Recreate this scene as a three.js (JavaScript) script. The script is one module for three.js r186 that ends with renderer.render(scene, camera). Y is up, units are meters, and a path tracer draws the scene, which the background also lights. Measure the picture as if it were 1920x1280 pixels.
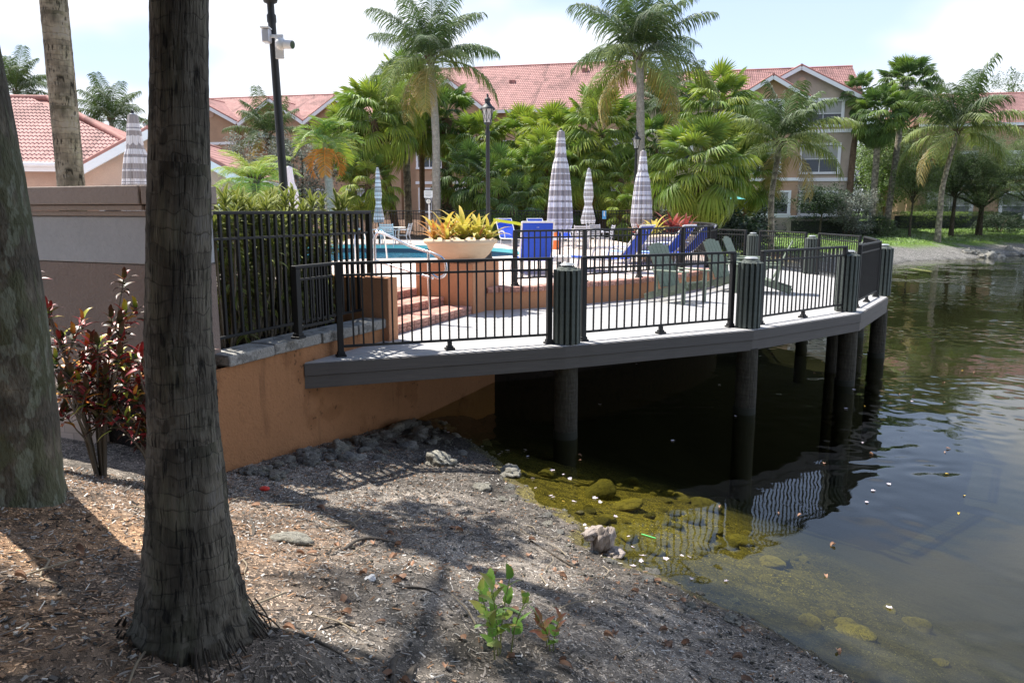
import * as THREE from 'three';
import { mergeGeometries, mergeVertices } from 'three/addons/utils/BufferGeometryUtils.js';
import { RoundedBoxGeometry } from 'three/addons/geometries/RoundedBoxGeometry.js';

// ---------------------------------------------------------------- camera, sky, sun, exposure
const scene = new THREE.Scene();
const camera = new THREE.PerspectiveCamera(47.63, 1024 / 682, 0.05, 900);
camera.position.set(0, 2.85, 0);
camera.rotation.set(-9.6 * Math.PI / 180, 0, 0);
const renderer = new THREE.WebGLRenderer({ antialias: true });
renderer.toneMapping = THREE.LinearToneMapping;
renderer.toneMappingExposure = 1.8;
renderer.shadowMap.enabled = true;
const SUN_EL = 60 * Math.PI / 180, SUN_H = new THREE.Vector2(-0.77, -0.64).normalize();
const sun = new THREE.DirectionalLight(new THREE.Color().setRGB(1, 0.95, 0.87), 5.0);
sun.position.set(SUN_H.x * Math.cos(SUN_EL), Math.sin(SUN_EL), SUN_H.y * Math.cos(SUN_EL)).multiplyScalar(90);
sun.castShadow = true;
Object.assign(sun.shadow.camera, { left: -60, right: 60, top: 60, bottom: -60, near: 1, far: 220 });
sun.shadow.mapSize.set(4096, 4096);
scene.add(sun, sun.target);

// ---------------------------------------------------------------- noise and random numbers
function rng(seed) { let a = seed >>> 0; return () => { a = (a + 0x6D2B79F5) | 0; let t = Math.imul(a ^ (a >>> 15), 1 | a); t = (t + Math.imul(t ^ (t >>> 7), 61 | t)) ^ t; return ((t ^ (t >>> 14)) >>> 0) / 4294967296; }; }
const hash = (x, y, z) => { let h = Math.imul(x, 374761393) ^ Math.imul(y, 668265263) ^ Math.imul(z, 2147483647 - 1274126177); h = Math.imul(h ^ (h >>> 13), 1274126177); return ((h ^ (h >>> 16)) >>> 0) / 4294967296; };
const sm = (t) => t * t * (3 - 2 * t), mix = (a, b, t) => a + (b - a) * t, clamp = (x, a = 0, b = 1) => Math.min(b, Math.max(a, x));
const step = (a, b, x) => sm(clamp((x - a) / (b - a)));
function noise2(x, y, s = 0, P = 0) {
  const xi = Math.floor(x), yi = Math.floor(y), fx = sm(x - xi), fy = sm(y - yi), w = (v) => P ? ((v % P) + P) % P : v;
  return mix(mix(hash(w(xi), w(yi), s), hash(w(xi + 1), w(yi), s), fx), mix(hash(w(xi), w(yi + 1), s), hash(w(xi + 1), w(yi + 1), s), fx), fy);
}
function fbm(x, y, o = 4, s = 0, P = 0) { let a = 0.5, t = 0, n = 0; for (let k = 0; k < o; k++) { t += a * noise2(x, y, s + k, P); n += a; x *= 2; y *= 2; P *= 2; a *= 0.5; } return t / n; }
function noise3(x, y, z, s = 0) {
  const zi = Math.floor(z), fz = sm(z - zi);
  return mix(noise2(x, y, s + zi * 57), noise2(x, y, s + (zi + 1) * 57), fz);
}
const lin = (c) => c <= 0.04045 ? c / 12.92 : ((c + 0.055) / 1.055) ** 2.4, srgb = (c) => c <= 0.0031308 ? 12.92 * c : 1.055 * c ** (1 / 2.4) - 0.055;

// sky: bright hazy blue with soft broken cloud, the same all round
{
  const W = 1024, H = 512, d = new Float32Array(W * H * 4);
  for (let j = 0; j < H; j++) for (let i = 0; i < W; i++) {
    const el = ((j + 0.5) / H - 0.5) * Math.PI, az = ((i + 0.5) / W - 0.5) * 2 * Math.PI, e = Math.max(0, Math.sin(el));
    const t = Math.pow(e, 0.62);
    let c = [mix(0.64, 0.05, t), mix(0.76, 0.14, t), mix(0.95, 0.36, t)];
    const k = 1 / (e + 0.22), X = Math.cos(el) * Math.cos(az) * k, Z = Math.cos(el) * Math.sin(az) * k;
    let f = fbm(X * 1.7 + 54.8, Z * 1.7 + 40, 6, 11) * 0.75 + fbm(X * 0.7 + 23.8, Z * 0.7 + 12.6, 3, 31) * 0.4;
    f = step(0.5, 0.68, f);
    const b = 0.86 + 0.34 * fbm(X * 3 + 3, Z * 3 + 70, 4, 51), hi = mix(1, 0.5, step(0.6, 0.95, e)), cl = [0.68 * b * hi, 0.69 * b * hi, 0.71 * b * hi];
    for (let q = 0; q < 3; q++) d[(j * W + i) * 4 + q] = mix(c[q], cl[q], f * 0.8);
    d[(j * W + i) * 4 + 3] = 1;
  }
  const t = new THREE.DataTexture(d, W, H, THREE.RGBAFormat, THREE.FloatType);
  t.mapping = THREE.EquirectangularReflectionMapping; t.magFilter = t.minFilter = THREE.LinearFilter; t.wrapS = THREE.RepeatWrapping; t.needsUpdate = true;
  scene.background = t; scene.environment = t;
}

// ---------------------------------------------------------------- textures
function dataTex(n, fn, color, rep = 1, m = n) {
  const d = new Uint8Array(n * m * 4);
  for (let j = 0; j < m; j++) for (let i = 0; i < n; i++) {
    const c = fn(i / n, j / m, i, j), o = (j * n + i) * 4;
    if (typeof c === 'number') d[o] = d[o + 1] = d[o + 2] = clamp(c) * 255; else for (let q = 0; q < 3; q++) d[o + q] = clamp(color ? srgb(c[q]) : c[q]) * 255;
    d[o + 3] = 255;
  }
  const t = new THREE.DataTexture(d, n, m); if (color) t.colorSpace = THREE.SRGBColorSpace;
  t.wrapS = t.wrapT = THREE.RepeatWrapping; t.magFilter = THREE.LinearFilter; t.minFilter = THREE.LinearMipmapLinearFilter; t.generateMipmaps = true;
  if (rep !== 1) t.repeat.set(1 / rep, 1 / rep); t.needsUpdate = true; return t;
}
const grey = (v) => [v, v, v];
const T = {};
const ringAt = (u, v) => { const p = v * 17 + 1.3 * (fbm(u * 5, v * 6, 3, 204, 0) - 0.5), f = p - Math.floor(p); return [f, hash(Math.floor(p), 3, 9)]; };
T.ringBark = dataTex(1024, (u, v) => {   // ringed palm stem: narrow dark leaf-scar lines, short vertical cracks, pale worn patches
  const [f, h] = ringAt(u, v), line = 1 - 0.5 * (1 - step(0.0, 0.14, f)) * step(0.4, 0.62, fbm(u * 9, v * 12, 3, 211, 0)), cr = 1 - 0.85 * step(0.56, 0.7, fbm(u * 74, v * 13, 4, 205, 0)) * step(0.36, 0.56, fbm(u * 6, v * 12, 3, 206)), bl = fbm(u * 6, v * 5, 5, 207, 0), w = step(0.55, 0.68, fbm(u * 18, v * 26, 4, 208, 0)) * step(0.4, 0.6, fbm(u * 4, v * 3, 3, 209));
  const g = (0.1 + 0.85 * bl * bl * 2) * (0.8 + 0.4 * h) * (0.7 + 0.5 * fbm(u * 90, v * 16, 3, 215)) * line * cr, m = step(0.5, 0.7, fbm(u * 5 + 3, v * 4, 4, 210)) * 0.4; return [mix(g * mix(1, 0.85, m), 1.0, w * 0.6 * cr), mix(g * 0.97, 1.0, w * 0.6 * cr), mix(g * mix(0.88, 0.7, m), 0.95, w * 0.6 * cr)];
}, true, 1.0);
T.ringBump = dataTex(1024, (u, v) => { const [f] = ringAt(u, v); return 0.55 * Math.pow(f, 0.6) * (0.7 + 0.3 * fbm(u * 14, v * 20, 2, 211, 0)) + 0.3 * (1 - step(0.6, 0.78, fbm(u * 64, v * 16, 4, 205, 0))) + 0.25 * fbm(u * 90, v * 30, 3, 216); }, false, 1.0);
T.stucco = dataTex(512, (u, v) => grey(0.74 + 0.22 * fbm(u * 4, v * 4, 5, 3, 4) + 0.1 * (fbm(u * 60, v * 60, 2, 9, 60) - 0.5)), true, 1.7);
T.stuccoBump = dataTex(512, (u, v) => fbm(u * 48, v * 48, 3, 21, 48), false, 0.9);
T.wallDirt = dataTex(1024, (u, v) => {   // stucco with blotchy fading, rain streaks and splashed dirt spots; one tile spans 4 m
  const base = 0.78 + 0.2 * fbm(u * 9, v * 9, 5, 3, 9) + 0.1 * (fbm(u * 120, v * 120, 2, 9, 120) - 0.5), st = step(0.56, 0.74, fbm(u * 60, v * 3, 4, 301, 0)) * step(0.4, 0.62, fbm(u * 7, v * 5, 3, 302, 0)), bl = step(0.56, 0.72, fbm(u * 11, v * 11, 5, 303, 11)), sp = step(0.74, 0.8, fbm(u * 90, v * 90, 2, 304, 90));
  const k = base * (1 - 0.3 * st) * (1 - 0.22 * bl) * (1 - 0.45 * sp * (0.3 + bl)); return [k, k * (1 - 0.04 * bl), k * (1 - 0.1 * bl)];
}, true, 4);
T.concrete = dataTex(512, (u, v) => { const a = fbm(u * 6, v * 6, 5, 5, 6), b = fbm(u * 70, v * 70, 2, 8, 70), s = step(0.56, 0.7, fbm(u * 12, v * 12, 4, 77, 12)); return grey((0.62 + 0.4 * a + 0.25 * (b - 0.5)) * (1 - 0.4 * s)); }, true, 1.1);
T.concreteBump = dataTex(512, (u, v) => 0.5 * fbm(u * 10, v * 10, 5, 5, 10) + 0.5 * fbm(u * 80, v * 80, 2, 15, 80), false, 1.1);
T.wood = dataTex(512, (u, v) => grey(0.72 + 0.3 * fbm(u * 3, v * 60, 4, 6, 0) * 1 + 0.12 * (fbm(u * 5, v * 5, 3, 16, 5) - 0.5)), true, 1.3);
T.woodBump = dataTex(512, (u, v) => fbm(u * 4, v * 90, 3, 26, 0), false, 1.3);
T.palmBark = dataTex(512, (u, v) => {
  const ring = fbm(v * 22, u * 3, 2, 4, 0), str = fbm(u * 60, v * 9, 3, 14, 0), bl = fbm(u * 5, v * 5, 5, 24, 5), wh = step(0.6, 0.72, fbm(u * 26, v * 18, 4, 34, 0));
  const g = (0.42 + 0.55 * bl) * (0.6 + 0.5 * str) * (0.75 + 0.4 * ring); return [mix(g, 0.95, wh * 0.35), mix(g * 0.97, 0.95, wh * 0.35), mix(g * 0.9, 0.92, wh * 0.35)];
}, true, 1.0);
T.palmBarkBump = dataTex(512, (u, v) => 0.5 * fbm(u * 60, v * 9, 3, 14, 0) + 0.5 * fbm(u * 6, v * 34, 3, 44, 0), false, 1.0);
T.lichenBark = dataTex(512, (u, v) => {
  const a = fbm(u * 7, v * 7, 5, 61, 7), b = fbm(u * 40, v * 40, 3, 62, 40), l = step(0.5, 0.56, fbm(u * 6, v * 6, 6, 63, 6)) * (0.45 + 0.55 * b), m = step(0.45, 0.6, fbm(u * 5, v * 5, 5, 64, 5));
  let c = [0.30, 0.27, 0.23].map((x) => x * (0.15 + 0.9 * a * a * 2 + 0.4 * b)); c = [mix(c[0], 0.24, m * 0.6), mix(c[1], 0.28, m * 0.6), mix(c[2], 0.16, m * 0.6)];
  return [mix(c[0], 0.62, l * 0.62), mix(c[1], 0.68, l * 0.62), mix(c[2], 0.6, l * 0.62)];
}, true, 0.85);
T.lichenBump = dataTex(512, (u, v) => 0.55 * fbm(u * 40, v * 26, 4, 71, 0) + 0.45 * fbm(u * 9, v * 9, 4, 72, 9), false, 0.85);
T.soil = (() => {   // forest-floor litter: fine grain and many small chips and fibres, mean near 1 so that vertex colours set the tone
  const n = 1024, b = new Float32Array(n * n), R = rng(5);
  for (let j = 0; j < n; j++) for (let i = 0; i < n; i++) b[j * n + i] = 0.02 + 0.34 * Math.pow(fbm(i / n * 24, j / n * 24, 4, 91, 24), 1.5) + 0.16 * (R() - 0.4);
  for (let k = 0; k < 10500; k++) {
    const x = R() * n, y = R() * n, a = R() * 6.28, L = 3 + R() * R() * 26, w = 0.8 + R() * 2.4, v = R() < 0.5 ? 0.4 + R() * R() * 0.6 : 0.04 + R() * 0.2, ca = Math.cos(a), sa = Math.sin(a);
    for (let s = 0; s < L; s += 0.7) for (let q = -w; q <= w; q += 0.7) { const X = Math.round(x + ca * s - sa * q) & (n - 1), Y = Math.round(y + sa * s + ca * q) & (n - 1); b[Y * n + X] = v * (0.85 + 0.3 * R()); }
  }
  T.soilBump = dataTex(n, (u, v, i, j) => b[j * n + i], false, 1.6);
  return dataTex(n, (u, v, i, j) => grey(b[j * n + i]), true, 1.6);
})();
T.ripple = (() => {
  const n = 1024, W = [], R = rng(77);
  for (let k = 0; k < 46; k++) { const kx = Math.round((R() * 2 - 1) * 26), ky = Math.round((R() * 2 - 1) * 26) || 3, f = Math.hypot(kx, ky); W.push([kx, ky, R() * 6.28, 1 / (3 + f)]); }
  const N = W.reduce((s, w) => s + w[3], 0);
  return dataTex(n, (u, v) => { const m = fbm(u * 5, v * 5, 3, 5, 5); let h = 0; for (const [a, b, p, g] of W) h += g * Math.sin(6.28318 * (a * u + b * v) + p + 3 * m); return 0.5 + 0.9 * h / N * (0.2 + 1.5 * step(0.35, 0.65, m)); }, false, 7);
})();
T.poolRipple = dataTex(512, (u, v) => 0.5 + 0.5 * (fbm(u * 14, v * 14, 3, 15, 14) - 0.5) * 2, false, 3);
T.paver = dataTex(512, (u, v) => { const a = fbm(u * 8, v * 8, 4, 12, 8), X = u * 10, Y = v * 20, r = Math.floor(Y), x = (X + (r & 1) * 0.5), fx = x - Math.floor(x), fy = Y - r, j = fx < 0.04 || fy < 0.07 ? 0.78 : 1; return grey(j * (0.78 + 0.16 * a + 0.18 * (hash(Math.floor(x) % 10, r, 4) - 0.5))); }, true, 2);
T.roof = dataTex(512, (u, v) => grey((0.6 + 0.4 * fbm(u * 24, v * 24, 4, 33, 24) + 0.08 * (hash(Math.floor(u * 38.7) , Math.floor(v * 16.67), 6) - 0.5)) * (1 - 0.35 * step(0.55, 0.75, fbm(u * 5, v * 3, 5, 36, 0)))), true, 6);
T.leafy = dataTex(256, (u, v) => grey(0.7 + 0.5 * fbm(u * 12, v * 12, 3, 43, 12)), true, 1);
T.plaid = (() => {   // woven awning plaid of taupe, white and thin slate lines; v runs down the cloth
  return dataTex(256, (u, v) => {
    const bands = [[0.02, 0.17], [0.27, 0.33], [0.43, 0.58], [0.69, 0.75], [0.87, 0.97]];
    const inb = (t) => bands.some(([a, b]) => t > a && t < b), ln = (t) => Math.abs(((t * 4) % 1) - 0.93) < 0.03;
    const a = inb((v * 1.0) % 1), b = inb((u * 3) % 1); let c = a ? [0.34, 0.315, 0.315] : [0.84, 0.84, 0.88];
    if (b) c = c.map((x, q) => mix(x, [0.5, 0.46, 0.45][q], 0.4)); if (ln(v) || ln(u * 3)) c = [0.28, 0.28, 0.32];
    const w = 0.94 + 0.1 * hash(Math.floor(u * 256), Math.floor(v * 256), 2); return c.map((x) => x * w);
  }, true);
})();

// ---------------------------------------------------------------- materials
const C = (r, g, b) => new THREE.Color().setRGB(r, g, b);
const std = (c, rough = 0.85, o = {}) => new THREE.MeshStandardMaterial({ color: c, roughness: rough, ...o });
const leafM = (c, tr = 0.42, o = {}) => new THREE.MeshPhysicalMaterial({ color: c, roughness: 0.95, transmission: tr, thickness: 0, side: THREE.DoubleSide, vertexColors: true, ...o });
const M = {
  orange: std(C(0.42, 0.2, 0.088), 0.9, { map: T.wallDirt, bumpMap: T.stuccoBump, bumpScale: 0.006 }),
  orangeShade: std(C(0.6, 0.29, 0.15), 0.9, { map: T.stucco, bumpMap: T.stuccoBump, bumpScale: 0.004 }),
  mauve: std(C(0.28, 0.215, 0.18), 0.9, { map: T.stucco, bumpMap: T.stuccoBump, bumpScale: 0.008 }),
  capMauve: std(C(0.4, 0.33, 0.285), 0.9, { map: T.stucco, bumpMap: T.stuccoBump, bumpScale: 0.005 }),
  panelGrey: std(C(0.46, 0.47, 0.48), 0.85, { map: T.stucco, bumpMap: T.stuccoBump, bumpScale: 0.004 }),
  coping: std(C(0.42, 0.41, 0.38), 0.95, { map: T.concrete, bumpMap: T.concreteBump, bumpScale: 0.02 }),
  black: std(C(0.006, 0.007, 0.008), 0.6),
  blackMatte: std(C(0.02, 0.021, 0.022), 0.55),
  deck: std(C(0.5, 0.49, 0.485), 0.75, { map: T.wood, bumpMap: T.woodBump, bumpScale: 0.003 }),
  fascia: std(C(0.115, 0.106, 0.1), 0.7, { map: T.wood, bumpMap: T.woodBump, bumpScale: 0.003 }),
  slat: std(C(0.115, 0.135, 0.12), 0.75, { map: T.wood, bumpMap: T.woodBump, bumpScale: 0.003 }),
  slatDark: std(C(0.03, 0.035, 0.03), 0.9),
  slime: std(C(0.012, 0.014, 0.007), 0.7), shade_painted_foundation: std(C(0.03, 0.02, 0.013), 0.95, { map: T.concrete }),
  piling: std(C(0.065, 0.06, 0.046), 0.9, { map: T.palmBark, bumpMap: T.palmBarkBump, bumpScale: 0.02 }),
  brick: [0, 1, 2, 3].map((k) => std(C(0.7 + 0.04 * k - 0.12 * (k === 3), 0.36 + 0.03 * k - 0.08 * (k === 3), 0.28 + 0.025 * k - 0.06 * (k === 3)), 0.9, { map: T.concrete, bumpMap: T.concreteBump, bumpScale: 0.003 })),
  mortar: std(C(0.3, 0.24, 0.2), 0.95),
  poolDeck: std(C(0.74, 0.62, 0.55), 0.85, { map: T.paver }),
  poolPlaster: std(C(0.2, 0.52, 0.64), 0.8),
  poolTile: std(C(0.2, 0.52, 0.5), 0.35),
  poolNavy: std(C(0.02, 0.05, 0.09), 0.3),
  poolWater: new THREE.MeshPhysicalMaterial({ color: C(0.72, 0.95, 0.98), roughness: 0.0, transmission: 1, thickness: 0, ior: 1.33, bumpMap: T.poolRipple, bumpScale: 0.05 }),
  lake: new THREE.MeshPhysicalMaterial({ color: C(0.68, 0.68, 0.43), roughness: 0.0, transmission: 1, thickness: 0, ior: 1.333, bumpMap: T.ripple, bumpScale: 0.017 }),
  pot: std(C(0.86, 0.66, 0.45), 0.9, { map: T.stucco, bumpMap: T.concreteBump, bumpScale: 0.006 }),
  chrome: std(C(0.72, 0.72, 0.74), 0.22, { metalness: 1 }),
  capGrey: std(C(0.3, 0.32, 0.34), 0.5), alu: std(C(0.62, 0.62, 0.66), 0.45, { metalness: 0.4 }),
  whitePaint: std(C(0.8, 0.8, 0.8), 0.5),
  trim: std(C(0.8, 0.8, 0.82), 0.7),
  cream: std(C(0.75, 0.72, 0.66), 0.6),
  blue: std(C(0.02, 0.085, 0.62), 0.75, { map: T.leafy }),
  towel: std(C(0.35, 0.58, 0.85), 0.95),
  sage: std(C(0.215, 0.265, 0.2), 0.65, { map: T.wood }),
  plaid: std(C(1, 1, 1), 0.9, { map: T.plaid, side: THREE.DoubleSide }),
  paleCloth: std(C(0.8, 0.77, 0.8), 0.9, { side: THREE.DoubleSide }),
  tealCloth: std(C(0.1, 0.42, 0.42), 0.9, { side: THREE.DoubleSide }),
  cone: std(C(0.9, 0.2, 0.04), 0.6), tape: std(C(0.85, 0.68, 0.03), 0.5, { side: THREE.DoubleSide }),
  wall: std(C(0.5, 0.325, 0.215), 0.9, { map: T.stucco, bumpMap: T.stuccoBump, bumpScale: 0.003 }),
  wallGrey: std(C(0.5, 0.41, 0.335), 0.9, { map: T.stucco, bumpMap: T.stuccoBump, bumpScale: 0.003 }),
  wallPink: std(C(0.6, 0.415, 0.325), 0.9, { map: T.stucco, bumpMap: T.stuccoBump, bumpScale: 0.003 }),
  tile: std(C(0.53, 0.275, 0.25), 0.8, { map: T.roof }),
  tileCap: std(C(0.48, 0.22, 0.185), 0.8, { map: T.roof }),
  glass: std(C(0.03, 0.035, 0.04), 0.06), blind: std(C(0.34, 0.34, 0.33), 0.6),
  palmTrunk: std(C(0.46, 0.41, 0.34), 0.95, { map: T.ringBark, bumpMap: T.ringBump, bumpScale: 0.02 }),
  palmGrey: std(C(0.58, 0.54, 0.49), 0.95, { map: T.palmBark, bumpMap: T.palmBarkBump, bumpScale: 0.02 }),
  palmBrown: std(C(0.25, 0.17, 0.11), 0.95, { map: T.palmBark, bumpMap: T.palmBarkBump, bumpScale: 0.04 }),
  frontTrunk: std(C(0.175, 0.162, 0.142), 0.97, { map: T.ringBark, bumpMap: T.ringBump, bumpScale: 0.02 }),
  lichen: std(C(0.33, 0.335, 0.3), 0.97, { map: T.lichenBark, bumpMap: T.lichenBump, bumpScale: 0.025 }),
  bark: std(C(0.2, 0.165, 0.13), 0.95, { map: T.lichenBark }),
  root: std(C(0.17, 0.145, 0.125), 0.95, { map: T.palmBark, bumpMap: T.palmBarkBump, bumpScale: 0.02 }),
  rock: [C(0.55, 0.53, 0.48), C(0.4, 0.385, 0.34), C(0.6, 0.57, 0.48)].map((c) => std(c, 0.95, { map: T.concrete, bumpMap: T.concreteBump, bumpScale: 0.05 })),
  algae: [C(0.46, 0.38, 0.1), C(0.33, 0.28, 0.075), C(0.22, 0.19, 0.055)].map((c) => std(c, 0.95, { map: T.concrete, bumpMap: T.concreteBump, bumpScale: 0.04 })),
  driftwood: std(C(0.52, 0.44, 0.39), 0.95, { map: T.wood, bumpMap: T.woodBump, bumpScale: 0.01 }),
  palmLeaf: leafM(C(0.155, 0.255, 0.03)), palmLeafDark: leafM(C(0.08, 0.155, 0.027)), palmLeafLime: leafM(C(0.255, 0.345, 0.035)), palmLeafDry: leafM(C(0.34, 0.245, 0.045)), palmOrange: leafM(C(0.5, 0.22, 0.03)),
  coco: leafM(C(0.07, 0.125, 0.033), 0.36), cocoLime: leafM(C(0.16, 0.225, 0.045), 0.38), cocoDry: leafM(C(0.33, 0.28, 0.09)),
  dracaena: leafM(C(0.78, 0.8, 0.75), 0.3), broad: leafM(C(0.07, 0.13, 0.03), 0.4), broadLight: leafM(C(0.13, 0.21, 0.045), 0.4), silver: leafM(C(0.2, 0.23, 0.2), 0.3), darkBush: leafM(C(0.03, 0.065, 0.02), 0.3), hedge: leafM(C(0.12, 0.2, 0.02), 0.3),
  stemWood: std(C(0.3, 0.25, 0.18), 0.9), crotonStem: std(C(0.13, 0.11, 0.085), 0.9), stemGreen: std(C(0.25, 0.27, 0.1), 0.8), soilDark: std(C(0.05, 0.04, 0.033), 1, { map: T.soil, bumpMap: T.soilBump, bumpScale: 0.02 }),
};

// ---------------------------------------------------------------- naming
const used = {};
function numbered(n) { used[n] = (used[n] ?? -1) + 1; return used[n] ? n + '_' + String(used[n]).padStart(3, '0') : n; }
function tag(o, label, category, group, kind) { if (label) o.userData.label = label; if (category) o.userData.category = category; if (group) o.userData.group = group; if (kind) o.userData.kind = kind; return o; }
function thing(name, label, category, [x, y, z] = [0, 0, 0], turn = 0, group) {
  const o = new THREE.Group(); o.name = numbered(name); o.position.set(x, y, z); o.rotation.y = turn; scene.add(o); return tag(o, label, category, group);
}
function part(name, geo, mat, parent, pos, turn) {
  const m = new THREE.Mesh(geo, mat); m.name = parent === scene ? numbered(name) : name; m.castShadow = m.receiveShadow = true;
  if (pos) m.position.set(...pos); if (turn) m.rotation.y = turn; parent.add(m); return m;
}
const struct = (name, geo, mat, pos) => tag(part(name, geo, mat, scene, pos), null, null, null, 'structure');
function dup(o, pos, turn, label, group) { const c = o.clone(); c.name = numbered(o.name.replace(/_\d{3}$/, '')); c.position.set(...pos); c.rotation.y = turn ?? o.rotation.y; c.userData = { ...o.userData }; if (label) c.userData.label = label; if (group) c.userData.group = group; scene.add(c); return c; }

// ---------------------------------------------------------------- geometry builder
const V3 = (x, y, z) => new THREE.Vector3(x, y, z);
class MB {
  constructor() { this.p = []; this.n = []; this.t = []; this.c = []; this.i = []; }
  vert(p, n, u = 0, v = 0, c) { this.p.push(p.x, p.y, p.z); this.n.push(n.x, n.y, n.z); this.t.push(u, v); if (c) this.c.push(...c); return this.p.length / 3 - 1; }
  quad(a, b, c, d, col, uv) {   // counter-clockwise seen from the front; uv in metres
    const e1 = b.clone().sub(a), e2 = d.clone().sub(a), n = e1.clone().cross(c.clone().sub(a)).normalize(), w = e1.length(), h = e2.length(), k = uv ?? [0, 0];
    const x = [this.vert(a, n, k[0], k[1], col), this.vert(b, n, k[0] + w, k[1], col), this.vert(c, n, k[0] + w, k[1] + h, col), this.vert(d, n, k[0], k[1] + h, col)];
    this.i.push(x[0], x[1], x[2], x[0], x[2], x[3]); return this;
  }
  tri(a, b, c, col) { const n = b.clone().sub(a).cross(c.clone().sub(a)).normalize(); this.i.push(this.vert(a, n, 0, 0, col), this.vert(b, n, b.distanceTo(a), 0, col), this.vert(c, n, 0, c.distanceTo(a), col)); return this; }
  box(cx, cy, cz, sx, sy, sz, turn = 0, tilt) {
    const g = new THREE.BoxGeometry(sx, sy, sz), m = new THREE.Matrix4().makeRotationY(turn); if (tilt) m.multiply(tilt); m.setPosition(cx, cy, cz); return this.add(metricUV(g), m);
  }
  rbox(cx, cy, cz, sx, sy, sz, r = 0.01, turn = 0, tilt) { const g = metricUV(new RoundedBoxGeometry(sx, sy, sz, 1, r)), m = new THREE.Matrix4().makeRotationY(turn); if (tilt) m.multiply(tilt); m.setPosition(cx, cy, cz); return this.add(g, m); }
  add(g, m) {
    const k = this.p.length / 3, P = g.attributes.position, N = g.attributes.normal, U = g.attributes.uv, Cc = g.attributes.color, v = V3(), nm = m && new THREE.Matrix3().getNormalMatrix(m);
    for (let i = 0; i < P.count; i++) {
      v.fromBufferAttribute(P, i); if (m) v.applyMatrix4(m); this.p.push(v.x, v.y, v.z);
      v.fromBufferAttribute(N, i); if (m) v.applyMatrix3(nm).normalize(); this.n.push(v.x, v.y, v.z); this.t.push(U ? U.getX(i) : 0, U ? U.getY(i) : 0);
      if (Cc) this.c.push(Cc.getX(i), Cc.getY(i), Cc.getZ(i));
    }
    if (g.index) for (let i = 0; i < g.index.count; i++) this.i.push(k + g.index.getX(i)); else for (let i = 0; i < P.count; i++) this.i.push(k + i);
    return this;
  }
  tube(pts, rad, seg = 8, caps = true, wob) {   // pts: Vector3[], rad: number or (t)=>r
    const R = typeof rad === 'function' ? rad : () => rad, n = pts.length, rows = []; let up = V3(0, 0, 1), L = 0;
    for (let i = 0; i < n; i++) {
      const t = pts[Math.min(n - 1, i + 1)].clone().sub(pts[Math.max(0, i - 1)]).normalize();
      if (i) L += pts[i].distanceTo(pts[i - 1]);
      if (Math.abs(t.dot(up)) > 0.95) up = Math.abs(t.x) < 0.9 ? V3(1, 0, 0) : V3(0, 1, 0);
      const b = t.clone().cross(up).normalize(), q = b.clone().cross(t).normalize(); up = q;
      const row = [], r = R(i / (n - 1));
      for (let k = 0; k <= seg; k++) { const a = k / seg * Math.PI * 2, rr = wob ? r * wob(a, L, i / (n - 1)) : r, d = b.clone().multiplyScalar(Math.cos(a)).addScaledVector(q, Math.sin(a)); row.push(this.vert(pts[i].clone().addScaledVector(d, rr), d, k / seg * Math.max(0.2, 6.28 * R(0)), L)); }
      rows.push(row);
    }
    for (let i = 0; i + 1 < n; i++) for (let k = 0; k < seg; k++) { const a = rows[i][k], b = rows[i][k + 1], c = rows[i + 1][k + 1], d = rows[i + 1][k]; this.i.push(a, c, b, a, d, c); }
    if (caps) for (const e of [0, n - 1]) { const s = e ? 1 : -1, t = pts[e].clone().sub(pts[e ? e - 1 : 1]).normalize(), c0 = this.vert(pts[e], t, 0, 0); const ring = rows[e].map((k) => this.vert(V3(this.p[k * 3], this.p[k * 3 + 1], this.p[k * 3 + 2]), t, 0, 0)); for (let k = 0; k < seg; k++) s > 0 ? this.i.push(c0, ring[k + 1], ring[k]) : this.i.push(c0, ring[k], ring[k + 1]); }
    return this;
  }
  lathe(prof, seg = 16, at = V3(0, 0, 0)) { return this.add(new THREE.LatheGeometry(prof.map(([r, y]) => new THREE.Vector2(r, y)), seg), new THREE.Matrix4().setPosition(at)); }
  geo(smooth) {
    const g = new THREE.BufferGeometry(); g.setAttribute('position', new THREE.Float32BufferAttribute(this.p, 3)); g.setAttribute('normal', new THREE.Float32BufferAttribute(this.n, 3)); g.setAttribute('uv', new THREE.Float32BufferAttribute(this.t, 2));
    if (this.c.length) g.setAttribute('color', new THREE.Float32BufferAttribute(this.c, 3)); g.setIndex(this.i); if (smooth) g.computeVertexNormals(); return g;
  }
}
function metricUV(g) {   // box mapping in metres
  const P = g.attributes.position, N = g.attributes.normal, U = g.attributes.uv;
  for (let i = 0; i < P.count; i++) { const ax = Math.abs(N.getX(i)), ay = Math.abs(N.getY(i)), az = Math.abs(N.getZ(i)); if (ax > ay && ax > az) U.setXY(i, P.getZ(i), P.getY(i)); else if (ay > az) U.setXY(i, P.getX(i), P.getZ(i)); else U.setXY(i, P.getX(i), P.getY(i)); }
  return g;
}
const box = (sx, sy, sz) => metricUV(new THREE.BoxGeometry(sx, sy, sz));
const rbox = (sx, sy, sz, r = 0.01) => metricUV(new RoundedBoxGeometry(sx, sy, sz, 1, r));
function slab(poly, y0, y1, holes = []) {   // poly: [x, z] outline; a prism between two heights
  const s = new THREE.Shape(poly.map(([x, z]) => new THREE.Vector2(x, -z))); for (const h of holes) s.holes.push(new THREE.Path(h.map(([x, z]) => new THREE.Vector2(x, -z))));
  const g = new THREE.ExtrudeGeometry(s, { depth: y1 - y0, bevelEnabled: false }); g.rotateX(-Math.PI / 2); g.translate(0, y0, 0); return g;
}
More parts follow.
